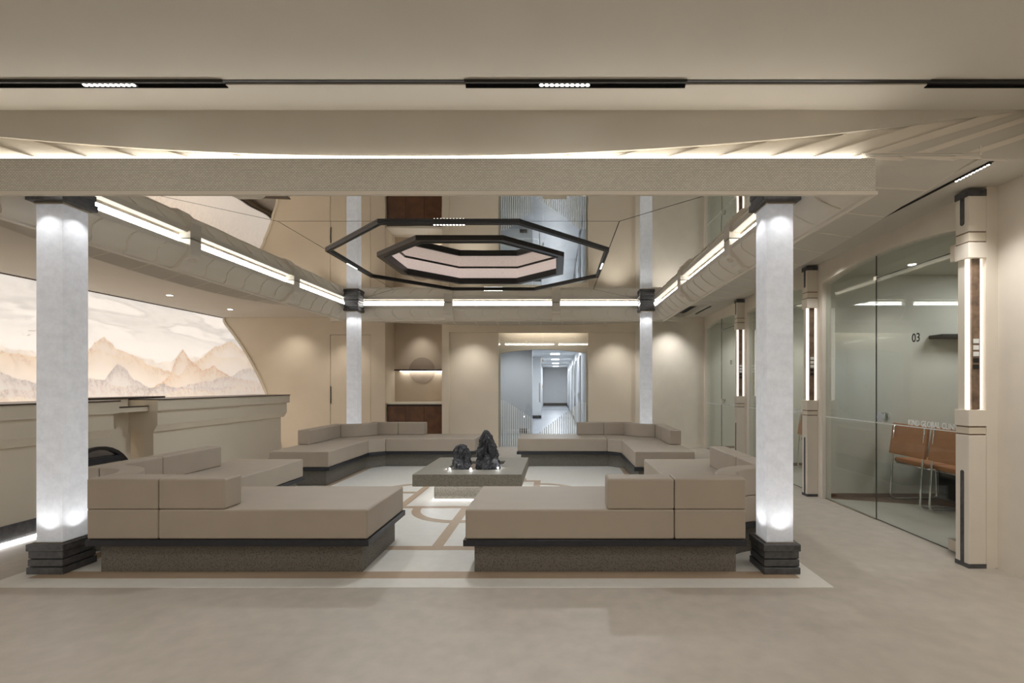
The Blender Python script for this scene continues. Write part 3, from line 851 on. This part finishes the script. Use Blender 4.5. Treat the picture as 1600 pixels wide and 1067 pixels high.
# ------------------------------------------------------------------ mural
def mural():
    Y0, Y1, Z0, Z1 = 4.2, 12.9, 0.15, 2.70
    ny, nz = 640, 190
    ys = np.linspace(Y0, Y1, ny); zs = np.linspace(Z0, Z1, nz)
    YY, ZZ = np.meshgrid(ys, zs)
    rng = np.random.RandomState(5)
    def n1(x, f, seed):
        r = np.random.RandomState(seed); tab = r.rand(4096)
        xi = x * f; i = np.floor(xi).astype(int); t = xi - i; t = t * t * (3 - 2 * t)
        return tab[i % 4096] * (1 - t) + tab[(i + 1) % 4096] * t
    def n2(x, y, f, seed):
        r = np.random.RandomState(seed); tab = r.rand(256, 256)
        xi, yi = x * f, y * f; i = np.floor(xi).astype(int); j = np.floor(yi).astype(int)
        a, b = xi - i, yi - j; a = a * a * (3 - 2 * a); b = b * b * (3 - 2 * b)
        g_ = lambda p, q: tab[p % 256, q % 256]
        return (g_(i, j) * (1 - a) + g_(i + 1, j) * a) * (1 - b) + (g_(i, j + 1) * (1 - a) + g_(i + 1, j + 1) * a) * b
    def fbm2(x, y, f, seed, o=4):
        return sum(n2(x, y, f * 2 ** k, seed + k) * 0.5 ** k for k in range(o)) / sum(0.5 ** k for k in range(o))
    col = np.zeros((nz, ny, 3))
    sky = np.array([0.92, 0.87, 0.81])
    g_ = (ZZ - 1.2) / 1.5
    col[:] = sky
    col *= (1 - 0.04 * np.clip(g_, 0, 1))[..., None]
    # drifting cloud bands in the upper sky
    cl_ = fbm2(YY * 0.55 + 0.12 * np.sin(ZZ * 7), ZZ * 2.6 + 0.12 * YY, 2.4, 31)
    ridge = np.clip(1 - np.abs(cl_ - 0.5) * 9, 0, 1) * np.clip((ZZ - 1.95) / 0.3, 0, 1)
    soft = np.clip((cl_ - 0.42) * 3, 0, 1) * np.clip((ZZ - 1.9) / 0.4, 0, 1)
    col *= (1 - 0.20 * ridge - 0.16 * soft)[..., None] * np.array([1, 1.0, 1.01])
    layers = [
        # (ridge control points (Y, Z), colour at the ridge, strength, roughness, seed)
        ([(4, 1.75), (5.6, 1.85), (6.2, 1.74), (6.8, 1.66), (7.3, 1.80), (8.6, 1.72), (9.3, 1.83), (9.7, 1.93), (10.4, 1.86), (13, 1.8)], (0.82, 0.70, 0.58), 0.7, 0.10, 1),
        ([(4, 1.6), (5.5, 1.7), (6.05, 1.72), (6.5, 1.66), (6.9, 1.55), (7.15, 1.80), (7.44, 2.03), (7.62, 1.90), (7.82, 1.86), (8.03, 1.75), (8.4, 1.64), (8.9, 1.5), (9.4, 1.8), (9.9, 2.10), (10.36, 2.20), (10.7, 2.06), (11.1, 1.85), (12, 1.6), (13, 1.5)], (0.76, 0.58, 0.43), 0.85, 0.09, 2),
        ([(4, 1.3), (8.3, 1.25), (8.7, 1.50), (8.85, 1.80), (9.01, 1.99), (9.14, 1.83), (9.3, 1.70), (9.5, 1.55), (9.8, 1.72), (10.1, 1.58), (10.6, 1.45), (13, 1.3)], (0.72, 0.53, 0.39), 0.9, 0.08, 3),
        ([(4, 1.35), (6.0, 1.48), (6.3, 1.40), (6.9, 1.32), (7.2, 1.44), (7.45, 1.40), (7.56, 1.56), (7.66, 1.65), (7.8, 1.61), (7.95, 1.42), (8.3, 1.30), (9, 1.28), (10, 1.25), (13, 1.2)], (0.52, 0.47, 0.45), 0.85, 0.07, 4),
        ([(4, 1.2), (6.4, 1.26), (7.2, 1.36), (7.8, 1.28), (8.6, 1.24), (9.4, 1.36), (9.8, 1.42), (10.3, 1.50), (10.9, 1.72), (11.2, 1.66), (11.7, 1.4), (13, 1.3)], (0.64, 0.56, 0.51), 0.85, 0.07, 5),
        ([(4, 1.05), (7, 1.15), (8.2, 1.12), (9.0, 1.2), (10.0, 1.22), (11.0, 1.3), (13, 1.2)], (0.80, 0.66, 0.54), 0.75, 0.08, 6),
    ]
    for pts, c, st, ro, sd in layers:
        px, pz = zip(*pts)
        h = np.interp(ys, px, pz)
        h = h + ro * (sum(n1(ys + 50, 3.5 * 2 ** k, sd * 10 + k) * 0.55 ** k for k in range(5)) - 1.0)
        depth = h[None, :] - ZZ
        inside = np.clip(depth / 0.012, 0, 1)
        fade = np.exp(-np.clip(depth, 0, 9) / 0.42)
        # brushed cliff strokes
        st_ = fbm2(YY * 3.0 + ZZ * 1.2, ZZ * 1.1 - YY * 0.3, 7.0, sd * 7, 5)
        crag = np.clip(1 - np.abs(st_ - 0.5) * 10, 0, 1)
        a = (inside * st * (0.30 + 0.70 * fade) )[..., None]
        cc = np.array(c)[None, None, :] * (1 - 0.34 * crag * (0.3 + 0.7 * fade))[..., None]
        mist = sky * 0.98
        tgt = cc * (0.55 + 0.45 * fade)[..., None] + mist * (0.45 - 0.45 * fade)[..., None]
        col = col * (1 - a) + tgt * a
    for by, bz in ((6.35, 1.95), (6.55, 1.86), (6.42, 2.02)):
        bd = np.abs(ZZ - bz - 0.9 * np.abs(YY - by) * np.sign(YY - by) * 0.2 - 0.25 * np.abs(YY - by)) < 0.006
        col[bd & (np.abs(YY - by) < 0.05)] *= 0.55
    me = bpy.data.meshes.new('mural')
    verts = np.stack([np.full(YY.size, XL), YY.ravel(), ZZ.ravel()], 1)
    idx = np.arange(ny * nz).reshape(nz, ny)
    quads = np.stack([idx[:-1, :-1].ravel(), idx[1:, :-1].ravel(), idx[1:, 1:].ravel(), idx[:-1, 1:].ravel()], 1)
    me.from_pydata(verts.tolist(), [], quads.tolist())
    at = me.color_attributes.new('paint', 'FLOAT_COLOR', 'POINT')
    at.data.foreach_set('color', np.concatenate([col.reshape(-1, 3), np.ones((ny * nz, 1))], 1).ravel().astype(np.float32))
    me.materials.append(MATS['mural_print'])
    t = thing('mural', 'wide backlit mural of pale peach misty mountains behind the reception counters', 'mural', (XL, 8.5, 0.15))
    for v in me.vertices: pass
    co = verts - np.array([XL, 8.5, 0.15])
    me.vertices.foreach_set('co', co.ravel().astype(np.float32))
    me.update()
    o = bpy.data.objects.new('printed_panel', me); C.objects.link(o); o.parent = t
    obj('backing', box(XL - 0.06, XL - 0.005, Y0, Y1, Z0, Z1), 'white_plaster', t)
    obj('top_trim', box(XL - 0.06, XL + 0.02, Y0, Y1, Z1 - 0.002, ZA - 0.001), 'counter_edge', t)
    obj('bottom_trim', box(XL - 0.06, XL + 0.02, Y0, Y1, Z0 - 0.03, Z0), 'counter_edge', t)
mural()
struct(obj('wall_side', box(XL - 0.08, XL - 0.061, 3.0, 13.2, 0, ZA), 'wall_paint'))
struct(obj('wall_end', box(-7.05, DX1, 13.0, 13.2, 0, ZA), 'wall_paint'))
struct(obj('floor_rear', box(-7.05, -3.0, YB + 0.25, 13.2, -0.1, 0.0), 'floor_vinyl'))

# ------------------------------------------------------------------ reception counters
def counter(y0, y1, label, near_end):
    t = thing('reception_counter', label, 'counter', (-4.8, (y0 + y1) / 2, 0), 'reception counters')
    xf = -4.40
    obj('worktop', box(-5.0, xf + 0.015, y0, y1, 1.138, 1.150), 'counter_edge', t)
    obj('top_fascia', box(-5.0, xf, y0, y1, 1.018, 1.138), 'counter_paint', t)
    y0b, y1b = y0 + 0.03, y1 - 0.03
    prof = [(-5.0, 1.018), (xf - 0.03, 1.018), (xf - 0.03, 0.86), (xf - 0.075, 0.785), (-5.0, 0.785)]
    obj('moulded_band', extrude([(x, y0b, z) for x, z in prof], (0, y1b - y0b, 0)), 'counter_paint', t)
    obj('front_panel', box(-4.95, xf - 0.10, y0b + 0.10, y1b - (0.05 if near_end else 0.36), 0.155, 0.785), 'counter_paint', t)
    if near_end:
        obj('end_post', box(-4.62, xf - 0.10, y0b + 0.03, y0b + 0.10, 0.0, 0.785), 'counter_paint', t)
    obj('plinth', box(-4.9, xf - 0.085, y0b + 0.12, y1b - (0.07 if near_end else 0.38), 0.02, 0.155), 'dark_stone', t)
    obj('floor_light_strip', box(-4.88, xf - 0.075, y0b + 0.12, y1b - (0.07 if near_end else 0.38), 0.001, 0.018), 'cove_light', t)
    return t
ca = counter(2.4, 4.86, 'long beige reception counter at the far left edge, behind the near left glowing column', False)
cb = counter(5.33, 7.96, 'beige reception counter with moulded overhang, ending beside the back left sofa', True)
lk = thing('link_desk', 'lower set back beige desk section between the two reception counters', 'desk', (-5.0, 5.1, 0))
obj('front_panel', box(-4.78, -4.72, 4.50, 5.35, 0.0, 0.784), 'counter_paint', lk)
obj('front_panel', box(-4.78, -4.72, 4.868, 5.322, 0.784, 1.150), 'counter_paint', lk)
obj('ledge', box(-4.72, -4.50, 4.868, 5.322, 1.018, 1.065), 'counter_paint', lk)
obj('dark_edge', box(-4.53, -4.495, 4.868, 5.322, 1.065, 1.079), 'counter_edge', lk)
obj('dark_cap', box(-4.98, -4.70, 4.87, 5.80, 1.152, 1.172), 'counter_edge', lk)
# dark arched hatch low in the desk between the counters
ah = thing('arched_hatch', 'dark rimmed arched glass hatch low on the panel between the reception counters', 'hatch', (-4.72, 4.95, 0.28))
bm = bmesh.new()
for k in range(16):
    a0, a1 = PI * k / 16, PI * (k + 1) / 16
    f = lambda a, r: Vector((-4.719, 4.95 + r * math.cos(a), 0.28 + 0.98 * r * math.sin(a)))
    p = [f(a0, 0.40), f(a1, 0.40), f(a1, 0.365), f(a0, 0.365)]
    extrude(p, (0.03, 0, 0), bm)
obj('rim', bm, 'dark_frame', ah)
bm = extrude([(-4.719, 4.95 + 0.365 * math.cos(PI * k / 16), 0.28 + 0.358 * math.sin(PI * k / 16)) for k in range(17)], (0.008, 0, 0))
obj('pane', bm, 'tray_steel', ah)
obj('sill', box(-4.711, -4.66, 4.62, 5.19, 0.50, 0.56), 'base_slab', ah)

# ------------------------------------------------------------------ right wall: arched glass fronts, pilasters, rooms
FIELDS = [(3.58, 5.55), (5.78, 7.75), (7.98, 9.93)]
XG = 3.05
pts = [(XG, 3.43, 0), (XG, 3.43, ZA + 0.05), (XG, YB, ZA + 0.05), (XG, YB, 0)]
for y0, y1 in FIELDS[::-1]:
    pts.append((XG, y1, 0))
    n = 20
    for k in range(n + 1):
        t = k / n; y = y1 + (y0 - y1) * t
        pts.append((XG, y, 2.465 + 0.09 * (1 - (2 * t - 1) ** 2)))
    pts.append((XG, y0, 0))
struct(obj('wall_rooms', extrude(pts, (0.10, 0, 0)), 'wall_plaster'))
struct(obj('wall_return', box(XG + 0.10, 3.4, 3.43, 3.50, 0, ZA + 0.05), 'wall_plaster'))

def text_mesh(body, size, m, parent, loc, rot, name, offset=0.0, xs=1.0):
    cu = bpy.data.curves.new(name, 'FONT'); cu.body = body; cu.size = size; cu.extrude = 0.0006; cu.offset = offset
    cu.align_x = 'CENTER'; cu.resolution_u = 3
    tmp = bpy.data.objects.new('tmp', cu); C.objects.link(tmp)
    bpy.context.view_layer.update()
    me = bpy.data.meshes.new_from_object(tmp.evaluated_get(bpy.context.evaluated_depsgraph_get()))
    bpy.data.objects.remove(tmp); bpy.data.curves.remove(cu)
    me.transform(Matrix.Translation(loc) @ Matrix(rot).to_4x4() @ Matrix.Diagonal((xs, 1, 1, 1)))
    me.materials.clear(); me.materials.append(MATS[m])
    o = bpy.data.objects.new(name, me); C.objects.link(o); o.parent = parent
    return o
# text facing -X: local x -> -Y, local y -> Z, local z -> -X
ROT = ((0, 0, -1), (-1, 0, 0), (0, 1, 0))
for i, (y0, y1) in enumerate(FIELDS):
    ysm = y0 + 1.10          # seam between door and fixed pane
    zt = 2.335
    def top(y): return 2.465 + 0.09 * (1 - (2 * (y - y0) / (y1 - y0) - 1) ** 2)
    fixed = [(XG + 0.04, ysm + 0.004, 0.005), (XG + 0.04, y1, 0.005)] + [(XG + 0.04, y1 + (ysm + 0.004 - y1) * k / 12, top(y1 + (ysm + 0.004 - y1) * k / 12)) for k in range(13)]
    wn = struct(obj('window_%d' % (i + 1), extrude(fixed, (0.012, 0, 0)), 'clear_glass'))
    tr = [(XG + 0.04, y0, zt + 0.006), (XG + 0.04, ysm, zt + 0.006)] + [(XG + 0.04, ysm + (y0 - ysm) * k / 12, top(ysm + (y0 - ysm) * k / 12)) for k in range(13)]
    obj('transom_pane', extrude(tr, (0.012, 0, 0)), 'clear_glass', wn)
    obj('marking_line', box(XG + 0.034, XG + 0.038, ysm + 0.01, y1, 0.937, 0.945), 'decal_white', wn)
    obj('pane_edge', box(XG + 0.041, XG + 0.051, ysm - 0.001, ysm + 0.0035, 0.005, top(ysm)), 'dark_frame', wn)
    obj('floor_channel', box(XG + 0.03, XG + 0.062, ysm, y1, 0.0, 0.006), 'steel', wn)
    dr = struct(obj('door_%d' % (7 + i), box(XG + 0.04, XG + 0.052, y0 + 0.05, ysm - 0.004, 0.010, zt), 'clear_glass'))
    obj('door_edge', box(XG + 0.041, XG + 0.051, y0 + 0.044, y0 + 0.05, 0.01, zt), 'dark_frame', dr)
    obj('door_edge', box(XG + 0.041, XG + 0.051, y0 + 0.05, ysm - 0.004, zt, zt + 0.004), 'dark_frame', dr)
    obj('door_edge', box(XG + 0.041, XG + 0.051, y0 + 0.05, ysm - 0.004, 0.006, 0.010), 'dark_frame', dr)
    obj('marking_line', box(XG + 0.034, XG + 0.038, y0 + 0.05, ysm - 0.01, 0.937, 0.945), 'decal_white', dr)
    obj('patch_fitting', box(XG + 0.025, XG + 0.067, y0 + 0.02, y0 + 0.20, zt - 0.075, zt + 0.055), 'steel', dr, bevel=0.004, seg=1)
    obj('patch_fitting', box(XG + 0.025, XG + 0.067, y0 + 0.02, y0 + 0.22, 0.012, 0.098), 'steel', dr, bevel=0.004, seg=1)
    obj('patch_fitting', box(XG + 0.03, XG + 0.06, ysm - 0.02, ysm + 0.02, zt - 0.02, zt + 0.02), 'chrome', dr)
    kn = obj('knob', cyl((XG + 0.034, ysm - 0.10, 1.0), (-1, 0, 0), 0.048, 0.022, 28), 'chrome', dr, bevel=0.004)
    obj('stem', cyl((XG + 0.039, ysm - 0.10, 1.0), (-1, 0, 0), 0.016, 0.006, 14), 'chrome', dr)
    obj('knob', cyl((XG + 0.058, ysm - 0.10, 1.0), (1, 0, 0), 0.048, 0.022, 28), 'chrome', dr, bevel=0.004)
    text_mesh('KIND GLOBAL CLINIC', 0.068, 'decal_white', dr, (XG + 0.035, y0 + 0.392, 0.953), ROT, 'lettering', 0.0012, 0.80)
    text_mesh('0%d' % (3 - i), 0.105, 'decal_black', dr, (XG + 0.035, ysm - 0.53, 1.675), ROT, 'room_number', 0.001, 0.95)

# pilasters
for k, (y, lab) in enumerate(((3.43, 'nearest beige pilaster with a lit stone strip, beside the 03 glass door'),
                              (5.645, 'middle beige pilaster with a lit stone strip, behind the near right column'),
                              (7.84, 'farthest beige pilaster with a lit stone strip, near the back wall'))):
    t = thing('lit_pilaster', lab, 'pilaster', (2.99, y, 0), 'pilasters on the glass wall')
    x0, x1, y0, y1 = 2.925, XG - 0.001, y, y + 0.115
    def pb(name, a, z0, z1, m, bev=0.0):
        return obj(name, box(x0 - a, x1, y0 - a, y1 + max(a, 0), z0, z1), m, t, bevel=bev, seg=1)
    pb('base_strip', 0.003, 0.0, 0.03, 'dark_stone')
    pb('lower_block', 0.0, 0.03, 0.945, 'wall_plaster', 0.002)
    pb('groove', -0.006, 0.945, 0.955, 'stone_strip')
    pb('band', -0.002, 0.955, 1.000, 'counter_paint')
    pb('groove', -0.006, 1.000, 1.010, 'stone_strip')
    pb('lower_block', 0.004, 1.010, 1.125, 'wall_plaster', 0.002)
    pb('upper_block', 0.004, 2.205, 2.315, 'wall_plaster', 0.002)
    pb('groove', -0.004, 2.315, 2.325, 'stone_strip')
    pb('band', -0.002, 2.325, 2.385, 'counter_paint')
    pb('groove', -0.004, 2.385, 2.395, 'stone_strip')
    pb('upper_block', 0.0, 2.395, 2.645, 'wall_plaster', 0.002)
    pb('capital_strip', 0.004, 2.645, 2.692, 'dark_stone')
    def slot(z0, z1, yy, wd, top_round):
        n = 8
        if top_round:
            pts = [(yy - wd, z0), (yy + wd, z0)] + [(yy + wd * math.cos(PI * q / n), z1 - wd + wd * math.sin(PI * q / n)) for q in range(n + 1)]
        else:
            pts = [(yy + wd, z1), (yy - wd, z1)] + [(yy - wd * math.cos(PI * q / n), z0 + wd - wd * math.sin(PI * q / n)) for q in range(n + 1)]
        return obj('inlaid_slot', extrude([(x0 - 0.003, a, b) for a, b in pts], (0.006, 0, 0)), 'dark_stone', t)
    slot(0.03, 0.69, y0 + 0.055, 0.015, True)
    slot(2.45, 2.645, y0 + 0.055, 0.018, False)
    a, b = 2.935, x1
    obj('shaft', box(a + 0.006, b, y + 0.045, y1 - 0.003, 1.125, 2.205), 'white_plaster', t)
    obj('light_strip', box(a, a + 0.026, y + 0.034, y + 0.045, 1.127, 2.203), 'slot_light', t)
    obj('light_strip', box(b - 0.026, b, y + 0.034, y + 0.045, 1.127, 2.203), 'slot_light', t)
    st = obj('stone_strip', box(a + 0.028, b - 0.028, y + 0.020, y + 0.046, 1.127, 2.203), 'stone_strip', t)
    for q in range(5):
        z = 1.60 - q * 0.046
        obj('square_inset', box(a + 0.037, b - 0.037, y + 0.0165, y + 0.020, z, z + 0.032), 'decal_white' if q < 3 else 'decal_black', st)

# consulting rooms
rw = struct(obj('wall_partition', box(XG + 0.10, 6.2, 5.60, 5.70, 0, 2.60), 'room_wall'))
obj('panel', box(XG + 0.10, 6.2, 7.80, 7.90, 0, 2.60), 'room_wall', rw)
obj('panel', box(XG + 0.10, 6.2, 9.98, 10.08, 0, 2.60), 'room_wall', rw)
obj('panel', box(3.4, 6.2, 3.43, 3.50, 0, 2.60), 'room_wall', rw)
obj('panel', box(6.2, 6.3, 3.43, 10.08, 0, 2.60), 'room_wall', rw)
struct(obj('floor_rooms', box(XG + 0.062, 6.3, 3.43, 10.08, -0.08, 0.003), 'room_floor'))
struct(obj('ceiling_rooms', box(XG + 0.10, 6.3, 3.43, 10.08, 2.58, 2.66), 'room_wall'))
br_ = struct(obj('baseboard_rooms', box(XG + 0.10, 6.2, 5.585, 5.60, 0, 0.05), 'wood_walnut'))
obj('wood_border', prism([(3.16, 5.52), (3.5, 5.41), (4.3, 5.13), (6.1, 4.6), (6.1, 5.584), (3.16, 5.584)], 0.003, 0.006), 'wood_walnut', br_)  # slanted brown area on the floor along the partition
for y in (7.785, 9.965):
    obj('piece', box(XG + 0.10, 6.2, y, y + 0.015, 0, 0.05), 'wood_walnut', br_)
NAMES = ('nearest', 'middle', 'farthest')
for i, yc in enumerate((4.75, 6.9, 9.1)):
    t = thing('room_downlight', 'small round downlight in the ceiling of the %s glass fronted room' % NAMES[i], 'light', (3.75, yc + 0.35, 2.575), 'downlights in the glass rooms')
    obj('trim_ring', cyl((3.75, yc + 0.35, 2.580), (0, 0, -1), 0.05, 0.006, 24), 'white_plaster', t)
    obj('lens', cyl((3.75, yc + 0.35, 2.574), (0, 0, -1), 0.036, 0.003, 24), 'led_dot', t)
    spot('room_downlight_light', (3.75, yc + 0.35, 2.56), P_ROOM, NEUT, 110, 0.8)
    area('room_panel_light', (4.9, yc - 0.1, 2.57), P_ROOM * 0.8, (0.97, 0.98, 1.0), 0.6, 0.6)
sh = tag(obj('room_shelf', box(4.31, 5.2, 5.40, 5.60, 1.835, 1.875), 'black_metal', bevel=0.003, seg=1),
         'thin black wall shelf inside the room behind the 03 glass door', 'shelf')

def chair(label):
    """tan chair on a chrome sled frame, origin on the floor, back towards -X"""
    t = thing('sled_chair', label, 'chair', (0, 0, 0), 'sled base chairs in the glass rooms')
    for s in (-1, 1):
        y = s * 0.225
        path = [(0.0, y, 0.86), (-0.03, y, 0.44), (-0.055, y, 0.0165), (0.48, y, 0.0165), (0.46, y, 0.425), (0.02, y, 0.425)]
        obj('frame_tube', tube(fillet(path, 0.07), 0.0115, 8), 'chrome', t, True)
    obj('cross_bar', tube([(0.44, -0.225, 0.425), (0.44, 0.225, 0.425)], 0.010, 8), 'chrome', t, True)
    obj('cross_bar', tube([(0.03, -0.225, 0.425), (0.03, 0.225, 0.425)], 0.010, 8), 'chrome', t, True)
    obj('seat', box(0.0, 0.49, -0.245, 0.245, 0.435, 0.485), 'tan_leather', t, bevel=0.02)
    bk = [(-0.045, 0.53), (-0.012, 0.53), (0.03, 0.87), (0.002, 0.875)]
    obj('backrest', extrude([(x, -0.265, z) for x, z in bk], (0, 0.53, 0)), 'tan_leather', t, bevel=0.010)
    return t
def dup(src, loc, rz, label):
    r = src.copy(); C.objects.link(r); r.location = loc; r.rotation_euler = (0, 0, rz); r['label'] = label
    for ch in list(src.children):
        c = ch.copy(); C.objects.link(c); c.parent = r
    return r
ch0 = chair('tan sled chair deeper in the room behind the 03 glass door, beside the partition')
ch0.location = (3.83, 5.25, 0.003)
dup(ch0, (3.85, 4.70, 0.003), 0.0, 'tan sled chair nearer the pilaster in the room behind the 03 glass door')
dup(ch0, (3.83, 7.35, 0.003), 0, 'tan sled chair in the middle glass room, glimpsed beside the near right column')
dk = thing('room_desk', 'desk with a black body inside the room behind the 03 glass door', 'desk', (4.8, 4.8, 0.006))
obj('desk_top', box(4.30, 5.10, 4.0, 5.55, 0.72, 0.75), 'wood_walnut', dk, bevel=0.003, seg=1)
obj('front_panel', box(4.345, 4.375, 4.05, 5.50, 0.02, 0.72), 'black_metal', dk)
obj('side_panel', box(4.375, 5.05, 4.05, 4.08, 0.006, 0.72), 'black_metal', dk)
obj('side_panel', box(4.375, 5.05, 5.47, 5.50, 0.006, 0.72), 'black_metal', dk)

# ------------------------------------------------------------------ ceiling lamps and tracks
def track(name, label, x0, x1, y, z, mods, w_=0.024, thick=0.018):
    t = thing(name, label, 'track light', ((x0 + x1) / 2, y, z), 'ceiling light tracks')
    obj('channel', box(x0, x1, y - w_, y + w_, z - 0.002, z - 0.0005), 'black_metal', t)
    obj('rail', box(x0, x1, y - w_, y - w_ + 0.005, z - thick, z - 0.0005), 'black_metal', t)
    obj('rail', box(x0, x1, y + w_ - 0.005, y + w_, z - thick, z - 0.0005), 'black_metal', t)
    for m0, m1 in mods:
        md = obj('led_module', box(m0, m1, y - 0.016, y + 0.016, z - thick * 0.9, z - 0.003), 'dark_frame', t)
        n = 10; bm = bmesh.new()
        for q in range(n):
            cyl((m0 + (m1 - m0) * (q + 0.5) / n, y, z - thick * 0.9 - 0.002), (0, 0, 1), 0.0115, 0.0022, 10, bm)
        obj('led_lens', bm, 'led_dot', md)
        xm = (m0 + m1) / 2
        spot('track_module_light', (xm, y, z - 0.03), 26, NEUT, 52, 0.8, (0, -0.12, -1), 0.05)
    return t
YT = 2.71
track('ceiling_track', 'black ceiling light track at the top left with a lit module', -3.4, -1.86, YT, ZF, ((-2.66, -2.36),), 0.027)
track('ceiling_track', 'black ceiling light track at the top centre with a lit module', -0.515, 0.725, YT, ZF, ((-0.10, 0.187),), 0.027)
track('ceiling_track', 'black ceiling light track cut off at the top right corner', 2.08, 3.0, YT, ZF, (), 0.027)
for k, (a, b, lab) in enumerate(((-1.86, -0.515, 'narrow black ceiling slot between the top left and top centre light tracks'),
                                 (0.725, 2.08, 'narrow black ceiling slot between the top centre and top right light tracks'))):
    t = thing('ceiling_slot', lab, 'track light', ((a + b) / 2, YT, ZF), 'ceiling slots')
    obj('channel', box(a, b, YT - 0.022, YT + 0.004, ZF - 0.004, ZF - 0.0005), 'black_metal', t)
    obj('cover', box(a, b, YT + 0.004, YT + 0.024, ZF - 0.012, ZF - 0.0005), 'ceiling_paint', t)
# right aisle track
t = thing('aisle_track', 'long slim black light track in the right aisle ceiling', 'track light', (2.735, 3.5, ZA), 'ceiling light tracks')
obj('channel', box(2.722, 2.75, 3.04, 4.12, ZA - 0.004, ZA - 0.0005), 'black_metal', t)
obj('rail', box(2.722, 2.726, 3.04, 4.12, ZA - 0.014, ZA - 0.0005), 'black_metal', t)
md = obj('led_module', box(2.727, 2.746, 3.05, 3.32, ZA - 0.012, ZA - 0.004), 'dark_frame', t)
bm = bmesh.new()
for q in range(10): cyl((2.7365, 3.065 + q * 0.027, ZA - 0.0145), (0, 0, 1), 0.008, 0.0022, 8, bm)
obj('led_lens', bm, 'led_dot', md)
spot('aisle_track_light', (2.7365, 3.2, ZA - 0.03), P_AISLE, NEUT, 100, 0.8)
t = thing('aisle_track', 'short slim black track in the right aisle ceiling near the back wall', 'track light', (2.735, 8.9, ZA), 'ceiling light tracks')
obj('channel', box(2.722, 2.75, 8.6, 9.5, ZA - 0.012, ZA - 0.0005), 'black_metal', t)
for y in (5.2, 7.2): spot('aisle_light', (2.85, y, ZA - 0.03), P_AISLE * 0.7, NEUT, 110, 0.9)  # added fill spots for the right aisle, no fixtures

def downlight(x, y, label, power, color, size=85, aim=(0, 0, -1)):
    t = thing('ceiling_downlight', label, 'light', (x, y, ZA - 0.006), 'recessed downlights')
    obj('trim_ring', cyl((x, y, ZA - 0.0005), (0, 0, -1), 0.055, 0.005, 24), 'white_plaster', t)
    obj('lens', cyl((x, y, ZA - 0.0055), (0, 0, -1), 0.04, 0.002, 24), 'led_dot', t)
    spot('downlight_light', (x, y, ZA - 0.02), power, color, size, 0.7, aim)
downlight(-6.05, 7.55, 'small round downlight in the left aisle ceiling above the nearer counter', P_AISLE, WARM)
downlight(-6.05, 8.95, 'small round downlight in the left aisle ceiling near the back wall', P_AISLE, WARM)
# wall washers close to the back wall
for x in (-5.4, -4.3, -1.75, -0.3, 1.2, 2.3):
    spot('wall_wash_light', (x, YB - 0.55, 2.50 if -4.4 < x < 2 else ZA - 0.03), P_BACK * (1.0 if x > 1.9 else 0.7 if x > -3 else 0.4), WARM if x < -3 else NEUT, 92, 1.0, (0, 0.30, -1), 0.05)
for k, (x, y) in enumerate(FRONT_FILL):
    fr = obj('lamp_frame', box(x - 0.31, x + 0.31, y - 0.31, y + 0.31, ZF - 0.006, ZF), 'white_plaster', bpy.data.objects['ceiling'])  # frames around the added, unseen fill lamps
spot('aisle_light', (2.55, 2.2, ZF - 0.03), 34, NEUT, 95, 1.0, (0.35, 0.15, -1))  # unseen spot added to brighten the near right wall
for y in (4.0, 5.4, 6.8, 8.2): spot('aisle_light', (-5.6, y, ZA - 0.03), P_AISLE, WARM, 120, 0.9)  # unseen spots added as fill for the left aisle and counters
